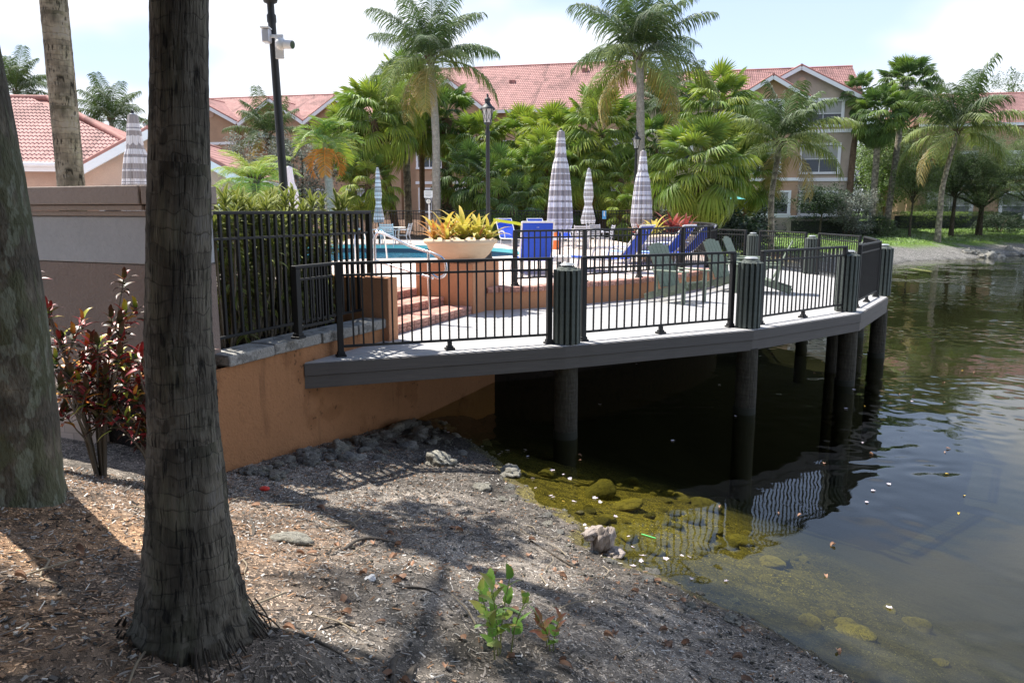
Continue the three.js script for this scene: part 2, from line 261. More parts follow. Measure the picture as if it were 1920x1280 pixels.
const curve = (pts, n) => new THREE.CatmullRomCurve3(pts.map((p) => V3(...p))).getPoints(n);

// ---------------------------------------------------------------- the lie of the land (metres; water level is y = 0)
const NEAR = [[7, 5], [2.9, -2.4], [2.09, -4.32], [1.66, -5.07], [1.37, -5.63], [0.85, -6.11], [0.59, -6.72], [0.27, -7.46], [-0.06, -8.28], [-0.53, -9.28], [-1.3, -10.4], [-1.9, -12], [-2.2, -18]];
const FARS = [[5.5, -24], [8.5, -26], [12.5, -29], [16, -34], [19.8, -40.5], [22.5, -44], [33, -50], [60, -57], [160, -70], [400, -90]];
function sdist(L, x, z) {   // signed distance to an open polyline, positive on its left when walked in order
  let best = 1e9, s = 1;
  for (let k = 0; k + 1 < L.length; k++) {
    const [ax, az] = L[k], dx = L[k + 1][0] - ax, dz = L[k + 1][1] - az, t = clamp(((x - ax) * dx + (z - az) * dz) / (dx * dx + dz * dz)), px = x - ax - t * dx, pz = z - az - t * dz, d = Math.hypot(px, pz);
    if (d < best) { best = d; s = dx * pz - dz * px < 0 ? 1 : -1; }
  }
  return best * s;
}
function heightAt(x, z, detail = true) {
  let d = sdist(NEAR, x, z) + (detail ? 0.22 * (fbm(x * 1.6, z * 1.6, 3, 7) - 0.5) : 0);
  const a = mix(0.31, 0.13, step(-3.9, -7.2, z));
  let near = d > 0 ? Math.min(a * d, 1.25 + 0.06 * a * d) : Math.max(-1.7, d * mix(0.32, 0.2, Math.exp(-((x - 1.6) ** 2 + (z + 7.6) ** 2) / 4)));
  if (z < -11.5) near = Math.min(near, mix(near, -0.5, step(-11.5, -12.5, z)));
  let f = sdist(FARS, x, z); let far = f > 0 ? (f < 4.2 ? 0.2 * f : 0.84 + 0.062 * (f - 4.2)) : Math.max(-1.7, 0.4 * f);
  far = Math.min(far, 2.15);
  if (z > -33 && x < 5.6) far = -1.2;
  if (z > -24) far = -1.7;
  let h = Math.max(near, far);
  if (detail && z > -13) h += 0.05 * (fbm(x * 3, z * 3, 4, 17) - 0.5) + 0.018 * (fbm(x * 14, z * 14, 3, 27) - 0.5) + 0.1 * Math.exp(-((x + 0.8) ** 2 + (z + 2.74) ** 2) / 0.07) + 0.1 * Math.exp(-((x + 1.2) ** 2 + (z + 2.7) ** 2) / 0.25) + 0.1 * Math.exp(-((x + 2.9) ** 2 + (z + 4.3) ** 2) / 0.2);
  else if (detail && h > 0) h += 0.1 * (fbm(x * 0.8, z * 0.8, 3, 37) - 0.5);
  return h;
}
{
  const ax = (a) => { const o = []; for (let k = 0; k < a.length - 1; k++) { const [s, e, n] = [a[k][0], a[k + 1][0], a[k][1]]; for (let i = 0; i < n; i++) o.push(s + (e - s) * i / n); } o.push(a[a.length - 1][0]); return o; };
  const X = ax([[-500, 6], [-60, 12], [-8, 14], [-4.2, 170], [3.2, 24], [8, 110], [60, 8], [200, 4], [600]]), Z = ax([[-700, 6], [-120, 12], [-70, 80], [-24, 12], [-12.5, 26], [-10.5, 210], [-1.4, 20], [6, 4], [40]]);
  const p = [], c = [], u = [], idx = [], n = X.length, put = (r, g, b) => c.push(r, g, b);
  for (const z of Z) for (const x of X) {
    const y = heightAt(x, z); p.push(x, y, z); u.push(x, z);
    const m = fbm(x * 2.3, z * 2.3, 4, 55), w = fbm(x * 0.9 + 8, z * 0.9, 3, 65);
    if (y < 0.02) { const dk = step(0.02, -0.95, y), q = 0.6 + 0.8 * m; const al = Math.exp(-((x - 1.7) ** 2 + (z + 7.8) ** 2) / 4.2); put(mix(mix(0.2, 1.2, al), 0.032, dk) * q, mix(mix(0.2, 0.96, al), 0.04, dk) * q, mix(mix(0.18, 0.2, al), 0.026, dk) * q); }   // algae-coated shallows, bed darkened with depth in place of light lost in the water
    else if (z > -13) { const t = clamp((-x - 0.7) * 0.9) * step(-6.4, -4.6, z) * clamp(0.6 + 1.6 * (m - 0.4)), k = 3.2 * (0.25 + 1.3 * m) * (0.45 + 1.1 * w), sh = step(0.13, 0.02, y); const mud = mix(1, 0.5, sh); put(mix(0.4, 0.55, t) * k * mud, mix(0.345, 0.34, t) * k * mud, mix(0.29, 0.2, t) * k * mud); }
    else { const bedK = step(7.5, 5.5, x + 1.2 * w) * step(-33, -34.5, z), f = sdist(FARS, x, z), g = step(2.7, 3.7, f + 2.2 * (w - 0.5)), mul = Math.max(bedK, Math.exp(-((x - 12.3) ** 2 + (z + 35.6) ** 2) / 5)); const peb = 0.55 + 0.5 * m; put(mix(1.3 * peb, mix(0.6, 0.8, mul), g), mix(1.25 * peb, mix(1.05, 0.45, mul), g), mix(1.16 * peb, mix(0.12, 0.27, mul), g)); }
  }
  for (let j = 0; j + 1 < Z.length; j++) for (let i = 0; i + 1 < n; i++) { const a = j * n + i; idx.push(a, a + n, a + n + 1, a, a + n + 1, a + 1); }
  const g = new THREE.BufferGeometry(); g.setAttribute('position', new THREE.Float32BufferAttribute(p, 3)); g.setAttribute('uv', new THREE.Float32BufferAttribute(u, 2)); g.setAttribute('color', new THREE.Float32BufferAttribute(c, 3)); g.setIndex(idx); g.computeVertexNormals();
  struct('ground', g, std(C(1, 1, 1), 1, { vertexColors: true, map: T.soil, bumpMap: T.soilBump, bumpScale: 0.035 }));
}
{
  const g = new THREE.PlaneGeometry(420, 150, 1, 1); g.rotateX(-Math.PI / 2); g.translate(205, 0, -68); metricUV(g); struct('lake_water', g, M.lake);
}

// ---------------------------------------------------------------- deck, pool terrace and their walls
const S = V3(0.40, 0, -0.9165), N = V3(0.9165, 0, 0.40), W0 = V3(-2.26, 0, -8.25);   // the site's two axes: along the retaining wall, and out towards the lake
const TURN_S = Math.atan2(-S.z, S.x), TURN_N = Math.atan2(-N.z, N.x);
const PV = [[-2.26, -8.25], [0.65, -9.32], [3.34, -10.61], [5.61, -12.37], [7.17, -14.71], [7.99, -17.43], [7.89, -20.28], [7.1, -22.95], [6.2, -24.8]];
const DECK = 1.22, POOLY = 1.60;
const RIM = new THREE.CatmullRomCurve3([[-0.42, -12.7], [0.4, -13.02], [1.13, -13.55], [2.4, -14.5], [3.6, -15.85], [4.71, -17.7], [5.4, -20.5], [5.55, -23], [5.2, -26], [4.6, -30]].map(([x, z]) => V3(x, 0, z)));
const rimPts = RIM.getSpacedPoints(60);

{ // timber deck: boards clipped to the outline, fascia boards round the edge
  const t = thing('deck', 'grey composite timber deck curving out over the lake on round piles', 'deck', [0, 0, 0]);
  const poly = [...PV, [4.9, -25], [-0.6, -13.4], [-2.1, -9.4]], d = V3(0.93, 0, -0.3675), e = V3(0.3675, 0, 0.93), mb = new MB(), R = rng(3);
  const P = poly.map(([x, z]) => [x * d.x + z * d.z, x * e.x + z * e.z]), lo = Math.min(...P.map((q) => q[1])), hi = Math.max(...P.map((q) => q[1]));
  const cut = (pl, k, s) => { const o = []; for (let i = 0; i < pl.length; i++) { const a = pl[i], b = pl[(i + 1) % pl.length], fa = s * (a[1] - k), fb = s * (b[1] - k); if (fa >= 0) o.push(a); if (fa * fb < 0) { const t = fa / (fa - fb); o.push([mix(a[0], b[0], t), mix(a[1], b[1], t)]); } } return o; };
  for (let v = lo, i = 0; v < hi; v += 0.142, i++) {
    const st = cut(cut(P, v, 1), v + 0.137, -1); if (st.length < 3) continue;
    const dy = (R() - 0.5) * 0.002, W = st.map(([a, b]) => V3(a * d.x + b * e.x, DECK + dy, a * d.z + b * e.z)), col = null;
    const sh = new MB(); const n = V3(0, 1, 0), k = W.map((q, j) => sh.vert(q, n, st[j][0] + i * 3.7, st[j][1])); for (let j = 1; j + 1 < k.length; j++) sh.i.push(k[0], k[j], k[j + 1]);
    const up = W[1].clone().sub(W[0]).cross(W[2].clone().sub(W[0])).y > 0; if (!up) for (let j = 0; j < sh.i.length; j += 3) [sh.i[j], sh.i[j + 1]] = [sh.i[j + 1], sh.i[j]];
    for (let j = 0; j < W.length; j++) { const a = W[j], b = W[(j + 1) % W.length], dn = V3(0, -0.03, 0); sh.quad(a, b, b.clone().add(dn), a.clone().add(dn)); }
    mb.add(sh.geo());
  }
  tag(part('decking', mb.geo(), M.deck, t), null, null, null, 'stuff');
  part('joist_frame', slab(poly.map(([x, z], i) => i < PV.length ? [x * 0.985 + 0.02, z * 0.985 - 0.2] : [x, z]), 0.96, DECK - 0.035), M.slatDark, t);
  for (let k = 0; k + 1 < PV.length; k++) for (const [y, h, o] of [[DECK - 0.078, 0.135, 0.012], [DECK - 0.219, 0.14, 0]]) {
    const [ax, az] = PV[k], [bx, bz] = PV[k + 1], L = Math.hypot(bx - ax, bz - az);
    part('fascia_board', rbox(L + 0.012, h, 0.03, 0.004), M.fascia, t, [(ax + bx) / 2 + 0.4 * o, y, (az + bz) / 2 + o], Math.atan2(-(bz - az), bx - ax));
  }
}

{ // retaining wall of the planting bed, running back under the deck
  const t = thing('retaining_wall', 'ochre stucco retaining wall with grey stone coping beside the deck', 'wall', [0, 0, 0]);
  const A = V3(-2.8, 0, -7.0), at = (s, n, y) => A.clone().addScaledVector(S, s).addScaledVector(N, n).setY(y);
  const g = new MB(), run = 7.6, q = [[0, 0], [run, 0]], yb = -0.9, yt = 1.385;
  g.quad(at(0, 0, yb), at(run, 0, yb), at(run, 0, 1.15), at(0, 0, 1.15)); g.quad(at(0, 0, 1.15), at(3, 0, 1.15), at(3, 0, yt), at(0, 0, yt), null, [0, 2.05]);
  g.quad(at(0, -0.78, yb), at(0, 0, yb), at(0, 0, 1.08), at(0, -0.78, 1.08)); g.quad(at(0, -0.78, 1.08), at(0, 0, 1.08), at(0.5, 0, 1.08), at(0.5, -0.78, 1.08)); g.quad(at(0, -0.26, yb), at(0, -0.78, yb), at(0.6, -0.78, yb), at(0.6, -0.26, yb));
  part('wall_face', g.geo(), M.orange, t);
  const R = rng(9); let s = 0.2;
  for (const L of [0.66, 0.78, 0.7, 0.62]) { const m = part('coping_stone', rbox(L - 0.012, 0.115 + 0.012 * R(), 0.34, 0.022), M.coping, t, at(s + L / 2, -0.13 + 0.02 * (R() - 0.5), 1.442 + 0.008 * R()).toArray(), TURN_S + 0.02 * (R() - 0.5)); m.rotation.z = 0.01 * (R() - 0.5); s += L; }
  const bed = slab([at(0.1, -0.3, 0), at(3.0, -0.3, 0), at(3.0, -2.0, 0), at(0.1, -3.4, 0)].map((v) => [v.x, v.z]), 0.3, 1.42);
  struct('planting_bed', bed, M.soilDark);
}

{ // pool terrace slab with its basin
  const t = tag(new THREE.Group(), null, null, null, 'structure'); t.name = 'pool_terrace'; scene.add(t);
  const pool = [[-9.5, -17.2], [-6, -17.4], [-3.9, -20.4], [-1.4, -20.9], [0.2, -22.2], [0.35, -24.6], [-1.2, -27.4], [-4, -28.8], [-8, -28.8], [-10.5, -26], [-11, -20]];
  const sp = new THREE.CatmullRomCurve3(pool.map(([x, z]) => V3(x, 0, z)), true).getSpacedPoints(80).map((v) => [v.x, v.z]).slice(0, 80);
  const out = [...rimPts.map((v) => [v.x - 0.06, v.z - 0.03]), [4.2, -34.6], [-24, -34.6], [-24, -12], [-6.5, -8], [-4.2, -7.6], [-3.35, -9.9], [-3.05, -12.1], [-2.62, -13.08], [-1.6, -12.72]];
  part('deck_slab', metricUV(slab(out, -0.4, POOLY, [sp])), M.poolDeck, t);
  const ring = (inset, y0, y1, mat, name) => { const g = new MB(), cx = -5, cz = -23.5, q = sp.map(([x, z]) => { const L = Math.hypot(x - cx, z - cz); return V3(x - (x - cx) / L * inset, 0, z - (z - cz) / L * inset); }); for (let k = 0; k < q.length; k++) { const a = q[k], b = q[(k + 1) % q.length]; g.quad(a.clone().setY(y0), b.clone().setY(y0), b.clone().setY(y1), a.clone().setY(y1)); } mat = mat.clone(); mat.side = THREE.DoubleSide; part(name, g.geo(), mat, t); };
  ring(0.02, POOLY - 0.13, POOLY - 0.006, M.poolTile, 'coping_tiles'); ring(0.015, POOLY - 0.3, POOLY - 0.13, M.poolNavy, 'waterline_tiles'); ring(0.01, 0.4, POOLY - 0.3, M.poolPlaster, 'basin_wall');
  part('basin_floor', slab(sp, 0.3, 0.5), M.poolPlaster, t);
  const g = new THREE.ShapeGeometry(new THREE.Shape(sp.map(([x, z]) => new THREE.Vector2(x, -z)))); g.rotateX(-Math.PI / 2); g.translate(0, POOLY - 0.25, 0);
  struct('pool_water', metricUV(g), M.poolWater);
}

{ // low curved wall between deck and terrace, brick coping
  const t = thing('terrace_wall', 'low curved orange stucco wall with brick coping along the back of the deck', 'wall');
  const g = new MB(); for (let k = 0; k + 1 < rimPts.length; k++) { const a = rimPts[k], b = rimPts[k + 1]; g.quad(a.clone().setY(1.0), b.clone().setY(1.0), b.clone().setY(1.512), a.clone().setY(1.512), null, [k * 0.33, 0]); }
  part('wall_face', g.geo(), M.orangeShade, t);
  const f = new MB(); for (let k = 0; k + 1 < rimPts.length; k++) { const a = rimPts[k], b = rimPts[k + 1]; f.quad(a.clone().setY(-0.9), b.clone().setY(-0.9), b.clone().setY(0.998), a.clone().setY(0.998), null, [k * 0.33, 0]); } part('shade_painted_foundation', f.geo(), M.shade_painted_foundation, t);  // lower wall face; the under-deck shade is painted into its near-black colour
  const L = RIM.getLength(), n = Math.floor(L / 0.205), R = rng(21), geos = [0, 1, 2].map((k) => rbox(0.192 + 0.004 * k, 0.088, 0.3, 0.012));
  for (let k = 0; k < Math.min(n, 90); k++) { const u = (k + 0.5) / n, p = RIM.getPointAt(u), d = RIM.getTangentAt(u); const m = part('brick', geos[k % 3], M.brick[Math.floor(R() * 4)], t, [p.x - d.z * -0.09 * 1 + (R() - 0.5) * 0.012, 1.557 + (R() - 0.5) * 0.008, p.z - d.x * 0.09 + (R() - 0.5) * 0.012], Math.atan2(-d.z, d.x)); m.position.set(p.x + d.z * 0.11, 1.557 + (R() - 0.5) * 0.008, p.z - d.x * 0.11); }
}

// steps, their side wall, the pedestal
const C0 = V3(-0.62, 0, -12.25), cr = (s, n, y) => C0.clone().addScaledVector(S, s).addScaledVector(N, n).setY(y);
{
  const t = thing('brick_steps', 'three salmon brick steps leading down from the pool terrace to the deck', 'steps'), R = rng(31);
  // n = distance out from the pedestal's front corner; the flight is 2.35 m wide along S
  for (let k = 0; k < 3; k++) {
    const n1 = -0.02 - 0.5 * k, y1 = DECK + 0.127 * (k + 1) - (k === 2 ? 0.004 : 0);
    const core = new MB(); core.box(0, 0, 0, 2.56, 0.12, 0.5); const c = cr(-1.3, n1 - 0.27, y1 - 0.075);
    part('step_core', core.geo(), M.mortar, t, c.toArray(), TURN_S);
    const nb = 13, w = 2.58 / nb;
    for (let i = 0; i < nb; i++) {
      const s = -2.59 + (i + 0.5) * w + 0.01, col = M.brick[Math.floor(R() * 4)];
      part('brick', rbox(w - 0.009, 0.062, 0.3, 0.008), col, t, cr(s, n1 - 0.15, y1 - 0.031 + 0.003 * R()).toArray(), TURN_S);
      part('brick', rbox(w - 0.009, 0.062, 0.2, 0.008), M.brick[Math.floor(R() * 4)], t, cr(s, n1 - 0.405, y1 - 0.033 + 0.002 * R()).toArray(), TURN_S);
      part('brick', rbox(w - 0.009, 0.06, 0.05, 0.006), M.brick[Math.floor(R() * 4)], t, cr(s, n1 - 0.032, y1 - 0.095).toArray(), TURN_S);
    }
  }
  const pl = thing('step_side_wall', 'square topped orange stucco side wall at the left of the brick steps', 'wall');
  part('wall_face', rbox(0.22, 1.0, 1.7, 0.012), M.orangeShade, pl, [-1.37 - 0.78, 1.52, -9.8 - 0.34], TURN_N + Math.PI / 2);
  pl.children[0].position.copy(V3(-1.55, 1.52, -9.64).addScaledVector(S, 0.11).addScaledVector(N, -0.85));
  const pd = thing('planter_pedestal', 'square orange stucco pedestal under the round planter beside the steps', 'pedestal');
  const c = cr(0.5, -0.525, 1.52); part('pedestal_block', rbox(1.0, 1.0, 1.05, 0.015), M.orangeShade, pd, c.toArray(), TURN_S);
}

{ // the monument-like garden wall at the left
  const t = thing('garden_wall', 'tall mauve stucco garden wall with moulded cap and pale grey band', 'wall');
  const B = V3(-3.3, 0, -7.12), D1 = N.clone().multiplyScalar(-1), D2 = V3(1, 0, 0.08).normalize();   // corner where the long panel meets the pier
  const seg = (o, dir, L, turn) => {
    const nrm = V3(-dir.z, 0, dir.x); if (nrm.z < 0) nrm.negate();
    const mk = (name, y0, y1, proud, mat, thick = 0.3) => part(name, rbox(L + (name === 'cap' ? 0.02 : 0), y1 - y0, thick, 0.012), mat, t, o.clone().addScaledVector(dir, L / 2).addScaledVector(nrm, proud - thick / 2).setY((y0 + y1) / 2).toArray(), turn);
    mk('cap', 2.905, 3.075, 0.11, M.capMauve, 0.5); mk('cap_moulding', 2.852, 2.902, 0.075, M.capMauve, 0.42); mk('cap_moulding', 2.8, 2.849, 0.04, M.capMauve, 0.36); mk('grey_panel', 2.36, 2.797, 0.012, M.panelGrey); mk('lower_wall', 1.1, 2.357, 0, M.mauve);
  };
  seg(B, D1, 5.2, TURN_N); seg(B.clone().addScaledVector(D2, 0.006), D2, 0.45, -Math.atan2(D2.z, D2.x));
  part('recessed_base', rbox(5.4, 1.3, 0.3, 0.01), M.mauve, t, B.clone().addScaledVector(D1, 2.4).addScaledVector(S, 0.42).setY(0.5).toArray(), TURN_N);
}

// ---------------------------------------------------------------- railings
const pickG = {}, POST = rbox(0.065, 1, 0.065, 0.006);
function railing(label, group, A, B, yb, top, { n, spacing = 0.116, posts = [1, 1], low = 0.1, mid = 0.15, postDown = 0, feet = 0, stuff = false, cap = 0.06, pw = 0.016, category = 'railing', name = 'railing' } = {}) {
  const L = Math.hypot(B[0] - A[0], B[1] - A[1]), t = thing(name, label, category, [A[0], yb, A[1]], Math.atan2(-(B[1] - A[1]), B[0] - A[0]), group), H = top - yb;
  const a = posts[0] ? 0.035 : 0, b = posts[1] ? L - 0.035 : L;
  part('top_rail', rbox(L + 0.07, 0.034, cap, 0.008), M.black, t, [L / 2, H - 0.017, 0]);
  part('mid_rail', rbox(b - a, 0.026, 0.03, 0.004), M.black, t, [(a + b) / 2, H - mid, 0]); part('bottom_rail', rbox(b - a, 0.03, 0.032, 0.004), M.black, t, [(a + b) / 2, low + 0.015, 0]);
  for (const k of [0, 1]) if (posts[k]) {
    const p = part('post', POST, M.black, t, [k ? L : 0, (H - 0.034 - postDown) / 2, 0]); p.scale.y = H - 0.034 + postDown;
    const s = new MB(); s.rbox(0, 0.012, 0, 0.115, 0.024, 0.115, 0.006).rbox(0, 0.04, 0, 0.085, 0.034, 0.085, 0.006); const m = part('base_plate', s.geo(), M.black, t, [k ? L : 0, -postDown, 0]);
  }
  const cnt = n ?? Math.max(1, Math.round((b - a) / spacing) - 1), h = H - 0.05 - low, key = h.toFixed(3) + pw, g = pickG[key] ??= box(pw, h, pw), step = (b - a) / (cnt + 1);
  if (stuff) { const mb = new MB(); for (let i = 1; i <= cnt; i++) mb.box(a + step * i, low + h / 2 + 0.016, 0, pw, h, pw); tag(part('pickets', mb.geo(), M.black, t), null, null, null, 'stuff'); }
  else for (let i = 1; i <= cnt; i++) part('picket', g, M.black, t, [a + step * i, low + h / 2 + 0.016, 0]);
  if (feet) { const s = new MB(); s.rbox(0, low / 2, 0, 0.05, low, 0.05, 0.005).rbox(0, 0.014, 0, 0.11, 0.028, 0.11, 0.006).rbox(0, 0.036, 0, 0.075, 0.03, 0.075, 0.006); part('foot', s.geo(), M.black, t, [L / 2, 0, 0]); }
  return t;
}
const RT = 2.29, RG = 'black metal railings round the deck edge';
railing('black railing panel nearest the orange retaining wall, left of the first ribbed post', RG, [-1.94, -8.62], [0.46, -9.47], DECK, RT, { n: 21, feet: 1, pw: 0.018 });
railing('black railing panel between the first and second ribbed posts from the left', RG, [0.9, -9.68], [3.1, -10.86], DECK, RT, { n: 19, feet: 1, pw: 0.018 });
railing('black railing panel between the second and third ribbed posts from the left', RG, [3.6, -11.12], [5.4, -12.58], DECK, RT, { n: 19, feet: 1, pw: 0.018 });
railing('black railing panel seen almost edge on at the deck corner over the open lake', RG, [5.86, -13.08], [6.98, -14.76], DECK, RT, { n: 17, feet: 1, pw: 0.018 });
railing('short black railing stub over the grey coping, joining deck railing to tall fence', RG, [-2.24, -8.0], [-1.99, -8.55], 1.53, RT, { n: 5, posts: [1, 0], low: 0.1, pw: 0.018 });
railing('black railing panel just past the far right corner post of the deck', RG, [7.22, -15.35], [7.86, -17.35], DECK, RT, { n: 17 });
railing('black railing panel on the far right side of the deck, second past the corner', RG, [7.93, -17.75], [7.87, -19.95], DECK, RT, { n: 18 });
railing('black far railing panel before the pebble bank, between the two far pale ribbed posts', RG, [7.77, -20.6], [7.2, -22.6], DECK, RT, { n: 19 });
railing('black far railing panel before the leaning coconut palm trunk, leftmost at the deck back', RG, [6.95, -23.2], [6.25, -24.7], DECK, RT, { n: 13 });
{ // tall fence on the retaining wall
  const G = 'tall black fence on the planting bed', f = (s, n) => { const v = W0.clone().addScaledVector(S, s).addScaledVector(N, n); return [v.x, v.z]; };
  railing('tall black fence in front of the yellow green hedge, on the orange retaining wall', null, f(-1.15, -0.3), f(1.76, -0.3), 1.5, 2.845, { n: 24, low: 0.09, mid: 0.27, cap: 0.055, pw: 0.03, name: 'tall_fence', category: 'fence', posts: [0, 1] });
}
{ // terrace fence following the curved wall
  const G = 'black fence panels along the curved terrace wall', pts = [0.028, 0.105, 0.178, 0.262, 0.345, 0.43, 0.52, 0.61, 0.7, 0.79].map((u) => { const p = RIM.getPointAt(u), d = RIM.getTangentAt(u); return [p.x + d.z * 0.14, p.z - d.x * 0.14]; });
  const lab = ['black terrace fence panel in front of the blue lounger, right of the planter pot', 'black terrace fence panel under the tallest plaid umbrella', 'black terrace fence panel behind the nearest green garden chair', 'black terrace fence panel left of the curve, behind the second green garden chair', 'black terrace fence panel entering the dense curve above the chairs', 'black terrace fence panel in the middle of the dense curve', 'black terrace fence panel at the outermost point of the curve', 'black terrace fence panel turning away behind the curve', 'black terrace fence panel farthest round the terrace curve'];
  for (let k = 0; k + 1 < pts.length; k++) railing(lab[k], G, pts[k], pts[k + 1], POOLY, 2.53, { low: 0.11, mid: 0.13, posts: [1, k > 7 ? 1 : 0], cap: 0.05, pw: 0.018, name: 'terrace_fence', category: 'fence' });
}
{ // fence far behind the pool
  const lab = ['far black pool fence behind the white table, left part', 'far black pool fence behind the planter pot, middle part', 'far black pool fence behind the far blue loungers', 'far black pool fence behind the right tables and plaid umbrellas'];
  for (const [k, a, b] of [[0, -16, -7.2], [1, -7.1, -2.3], [2, -2.2, 2.2], [3, 2.3, 5.4]]) railing(lab[k], 'far pool fence', [a, -33.2], [b, -33.2], POOLY, 2.86, { stuff: true, name: 'pool_fence', category: 'fence', low: 0.1, pw: 0.02 });
}

// ---------------------------------------------------------------- pilings with ribbed covers
{
  const slatG = (() => { const s = new THREE.Shape(); s.moveTo(-0.02, 0); s.lineTo(-0.017, 0.036); s.lineTo(0.017, 0.036); s.lineTo(0.02, 0); s.closePath(); const g = new THREE.ExtrudeGeometry(s, { depth: 0.9, bevelEnabled: true, bevelThickness: 0.008, bevelSize: 0.004, bevelSegments: 1 }); g.rotateX(-Math.PI / 2); return metricUV(g); })();
  const pile = (label, x, z, px, pz) => {
    const t = thing('piling', label, 'piling', [x, 0, z], x * 1.3, 'round wooden piles with ribbed grey green covers');
    const R = rng(Math.round(x * 100)), c = curve([[px, -1.9, pz], [px + 0.02 * R(), -0.2, pz], [px, 0.95, pz]], 14), m = new MB(); m.tube(c, 0.145, 14, true, (a, L) => 1 + 0.04 * noise2(a * 2, L * 6, 5)); const sh = part('shaft', m.geo(), M.piling, t);
    sh.rotation.y = -t.rotation.y; const wl = new MB(); wl.tube(curve([[px, -1.9, pz], [px, -0.6, pz], [px, 0.1, pz]], 8), 0.153, 14, true, (a, L) => 1 + 0.05 * noise2(a * 3, L * 8, 6)); part('waterline_growth', wl.geo(), M.slime, t).rotation.y = -t.rotation.y;  // growth sleeve kept near black so the submerged shaft does not look lit
    const k = new MB(); k.tube([V3(0, DECK + 0.002, 0), V3(0, DECK + 0.9, 0)], 0.128, 16); part('core', k.geo(), M.slatDark, t);
    for (let i = 0; i < 14; i++) { const a = i / 14 * Math.PI * 2, s = part('slat', slatG, M.slat, t, [Math.sin(a) * 0.13, DECK + 0.012, Math.cos(a) * 0.13], a + Math.PI); s.rotation.y = a + Math.PI; }
    const l = new MB(); l.add(new THREE.CylinderGeometry(0.12, 0.155, 0.03, 12), new THREE.Matrix4().setPosition(0, DECK + 0.925, 0)).add(new THREE.CylinderGeometry(0.075, 0.13, 0.02, 8), new THREE.Matrix4().setPosition(0, DECK + 0.95, 0)); part('lid', l.geo(), M.slat, t);
    const q = new MB(); q.add(new THREE.CylinderGeometry(0.07, 0.1, 0.022, 8), new THREE.Matrix4().setPosition(0, DECK + 0.985, 0)); const lamp = part('light_cap', q.geo(), M.capGrey, t); const gl = new MB(); gl.add(new THREE.CylinderGeometry(0.05, 0.065, 0.03, 8), new THREE.Matrix4().setPosition(0, DECK + 0.968, 0)); part('light_lens', gl.geo(), M.blind, lamp);
  };
  pile('ribbed post and pile nearest the camera, at the middle of the deck front', 0.68, -9.5, 0, -0.02);
  pile('ribbed post and pile second from the left along the deck front', 3.34, -10.83, -0.02, 0.1);
  pile('ribbed post and pile third from the left, before the deck corner', 5.5, -12.66, 0.02, 0.12);
  pile('ribbed post and pile at the far right corner of the deck over the lake', 7.2, -15.03, 0, 0);
  pile('ribbed post on the far right side of the deck, half hidden by railing', 8.0, -17.5, -0.1, 0);
  pile('pale ribbed post at the back of the deck, before the pebble bank', 7.82, -20.3, -0.1, 0);
  pile('pale ribbed post at the back left of the deck, beside the leaning coconut palm', 7.1, -22.95, -0.1, 0);
  const t = thing('inner_piling', 'bare round wooden pile standing in shade under the deck corner', 'piling', [5.75, 0, -13.6]); const m = new MB(); m.tube(curve([[0, -1.9, 0], [0, 0, 0.01], [0, 0.95, 0]], 12), 0.13, 12); part('shaft', m.geo(), M.piling, t);
}

// ---------------------------------------------------------------- palms
const tint = (R, k = 0.18) => { const v = 1 + (R() - 0.5) * 2 * k, y = (R() - 0.5) * k; return [v * (1 + y), v, v * (1 - y)]; };
function fanLeaf(seed, pet = 0.9, rad = 0.85, nseg = 26, droop = 0.35, spread = 2.25) {
  const R = rng(seed), m = new MB(), c0 = tint(R, 0.1);
  const sag = (t) => V3(0, -0.12 * t * t * pet, t * pet); m.tube([0, 0.25, 0.5, 0.75, 1].map(sag), (t) => 0.02 - 0.009 * t, 4, false); m.c = []; for (let k = 0; k < m.p.length / 3; k++) m.c.push(1.1, 0.95, 0.9);
  const H = sag(1), n = V3(0, 1, 0);
  for (let i = 0; i < nseg; i++) {
    const u = i / (nseg - 1) * 2 - 1, a = u * spread + (R() - 0.5) * 0.04, L = rad * (1 - 0.28 * u * u) * (0.92 + 0.14 * R()), dx = Math.sin(a), dz = Math.cos(a), sx = Math.cos(a), sz = -Math.sin(a), tw = (i & 1 ? 1 : -1) * 0.035, dr = droop * (0.8 + 0.5 * R()), c = tint(R, 0.14);
    const row = (r, w, col) => { const t = r / L, y = 0.16 * Math.abs(u) * Math.min(t, 0.6) * rad - dr * Math.pow(t, 2.6) * rad, q = 1 - 0.25 * dr * t * t; return [-1, 1].map((s) => m.vert(V3(H.x + dx * r * q + sx * w * s, H.y + y + tw * s * (t < 0.9 ? Math.min(1, t * 3) : 0), H.z + dz * r * q + sz * w * s), n, s * 0.5 + i, r, col)); };
    const w = L * spread / nseg * 0.62, cols = [0.92, 1, 1.05, 1.25].map((k, j) => [c[0] * k * (j === 3 ? 1.3 : 1), c[1] * k, c[2] * k]);
    const rows = [row(0.03, 0.01, cols[0]), row(L * 0.5, w, cols[1]), row(L * 0.74, w * 0.72, cols[2]), row(L, 0.004, cols[3])];
    for (let k = 0; k < 3; k++) { const [p, q] = rows[k], [s, t] = rows[k + 1]; m.i.push(p, q, t, p, t, s); }
  }
  return m.geo(true);
}
const FAN = { up: [1, 2, 3].map((s) => fanLeaf(s, 1.25, 0.85, 34, 0.22)), mid: [4, 5, 6, 7].map((s) => fanLeaf(s, 1.4, 0.9, 34, 0.6)), low: [8, 9, 10].map((s) => fanLeaf(s, 1.4, 0.95, 32, 1.0)), dead: [11, 12].map((s) => fanLeaf(s, 1.1, 0.85, 22, 1.2, 1.6)) };
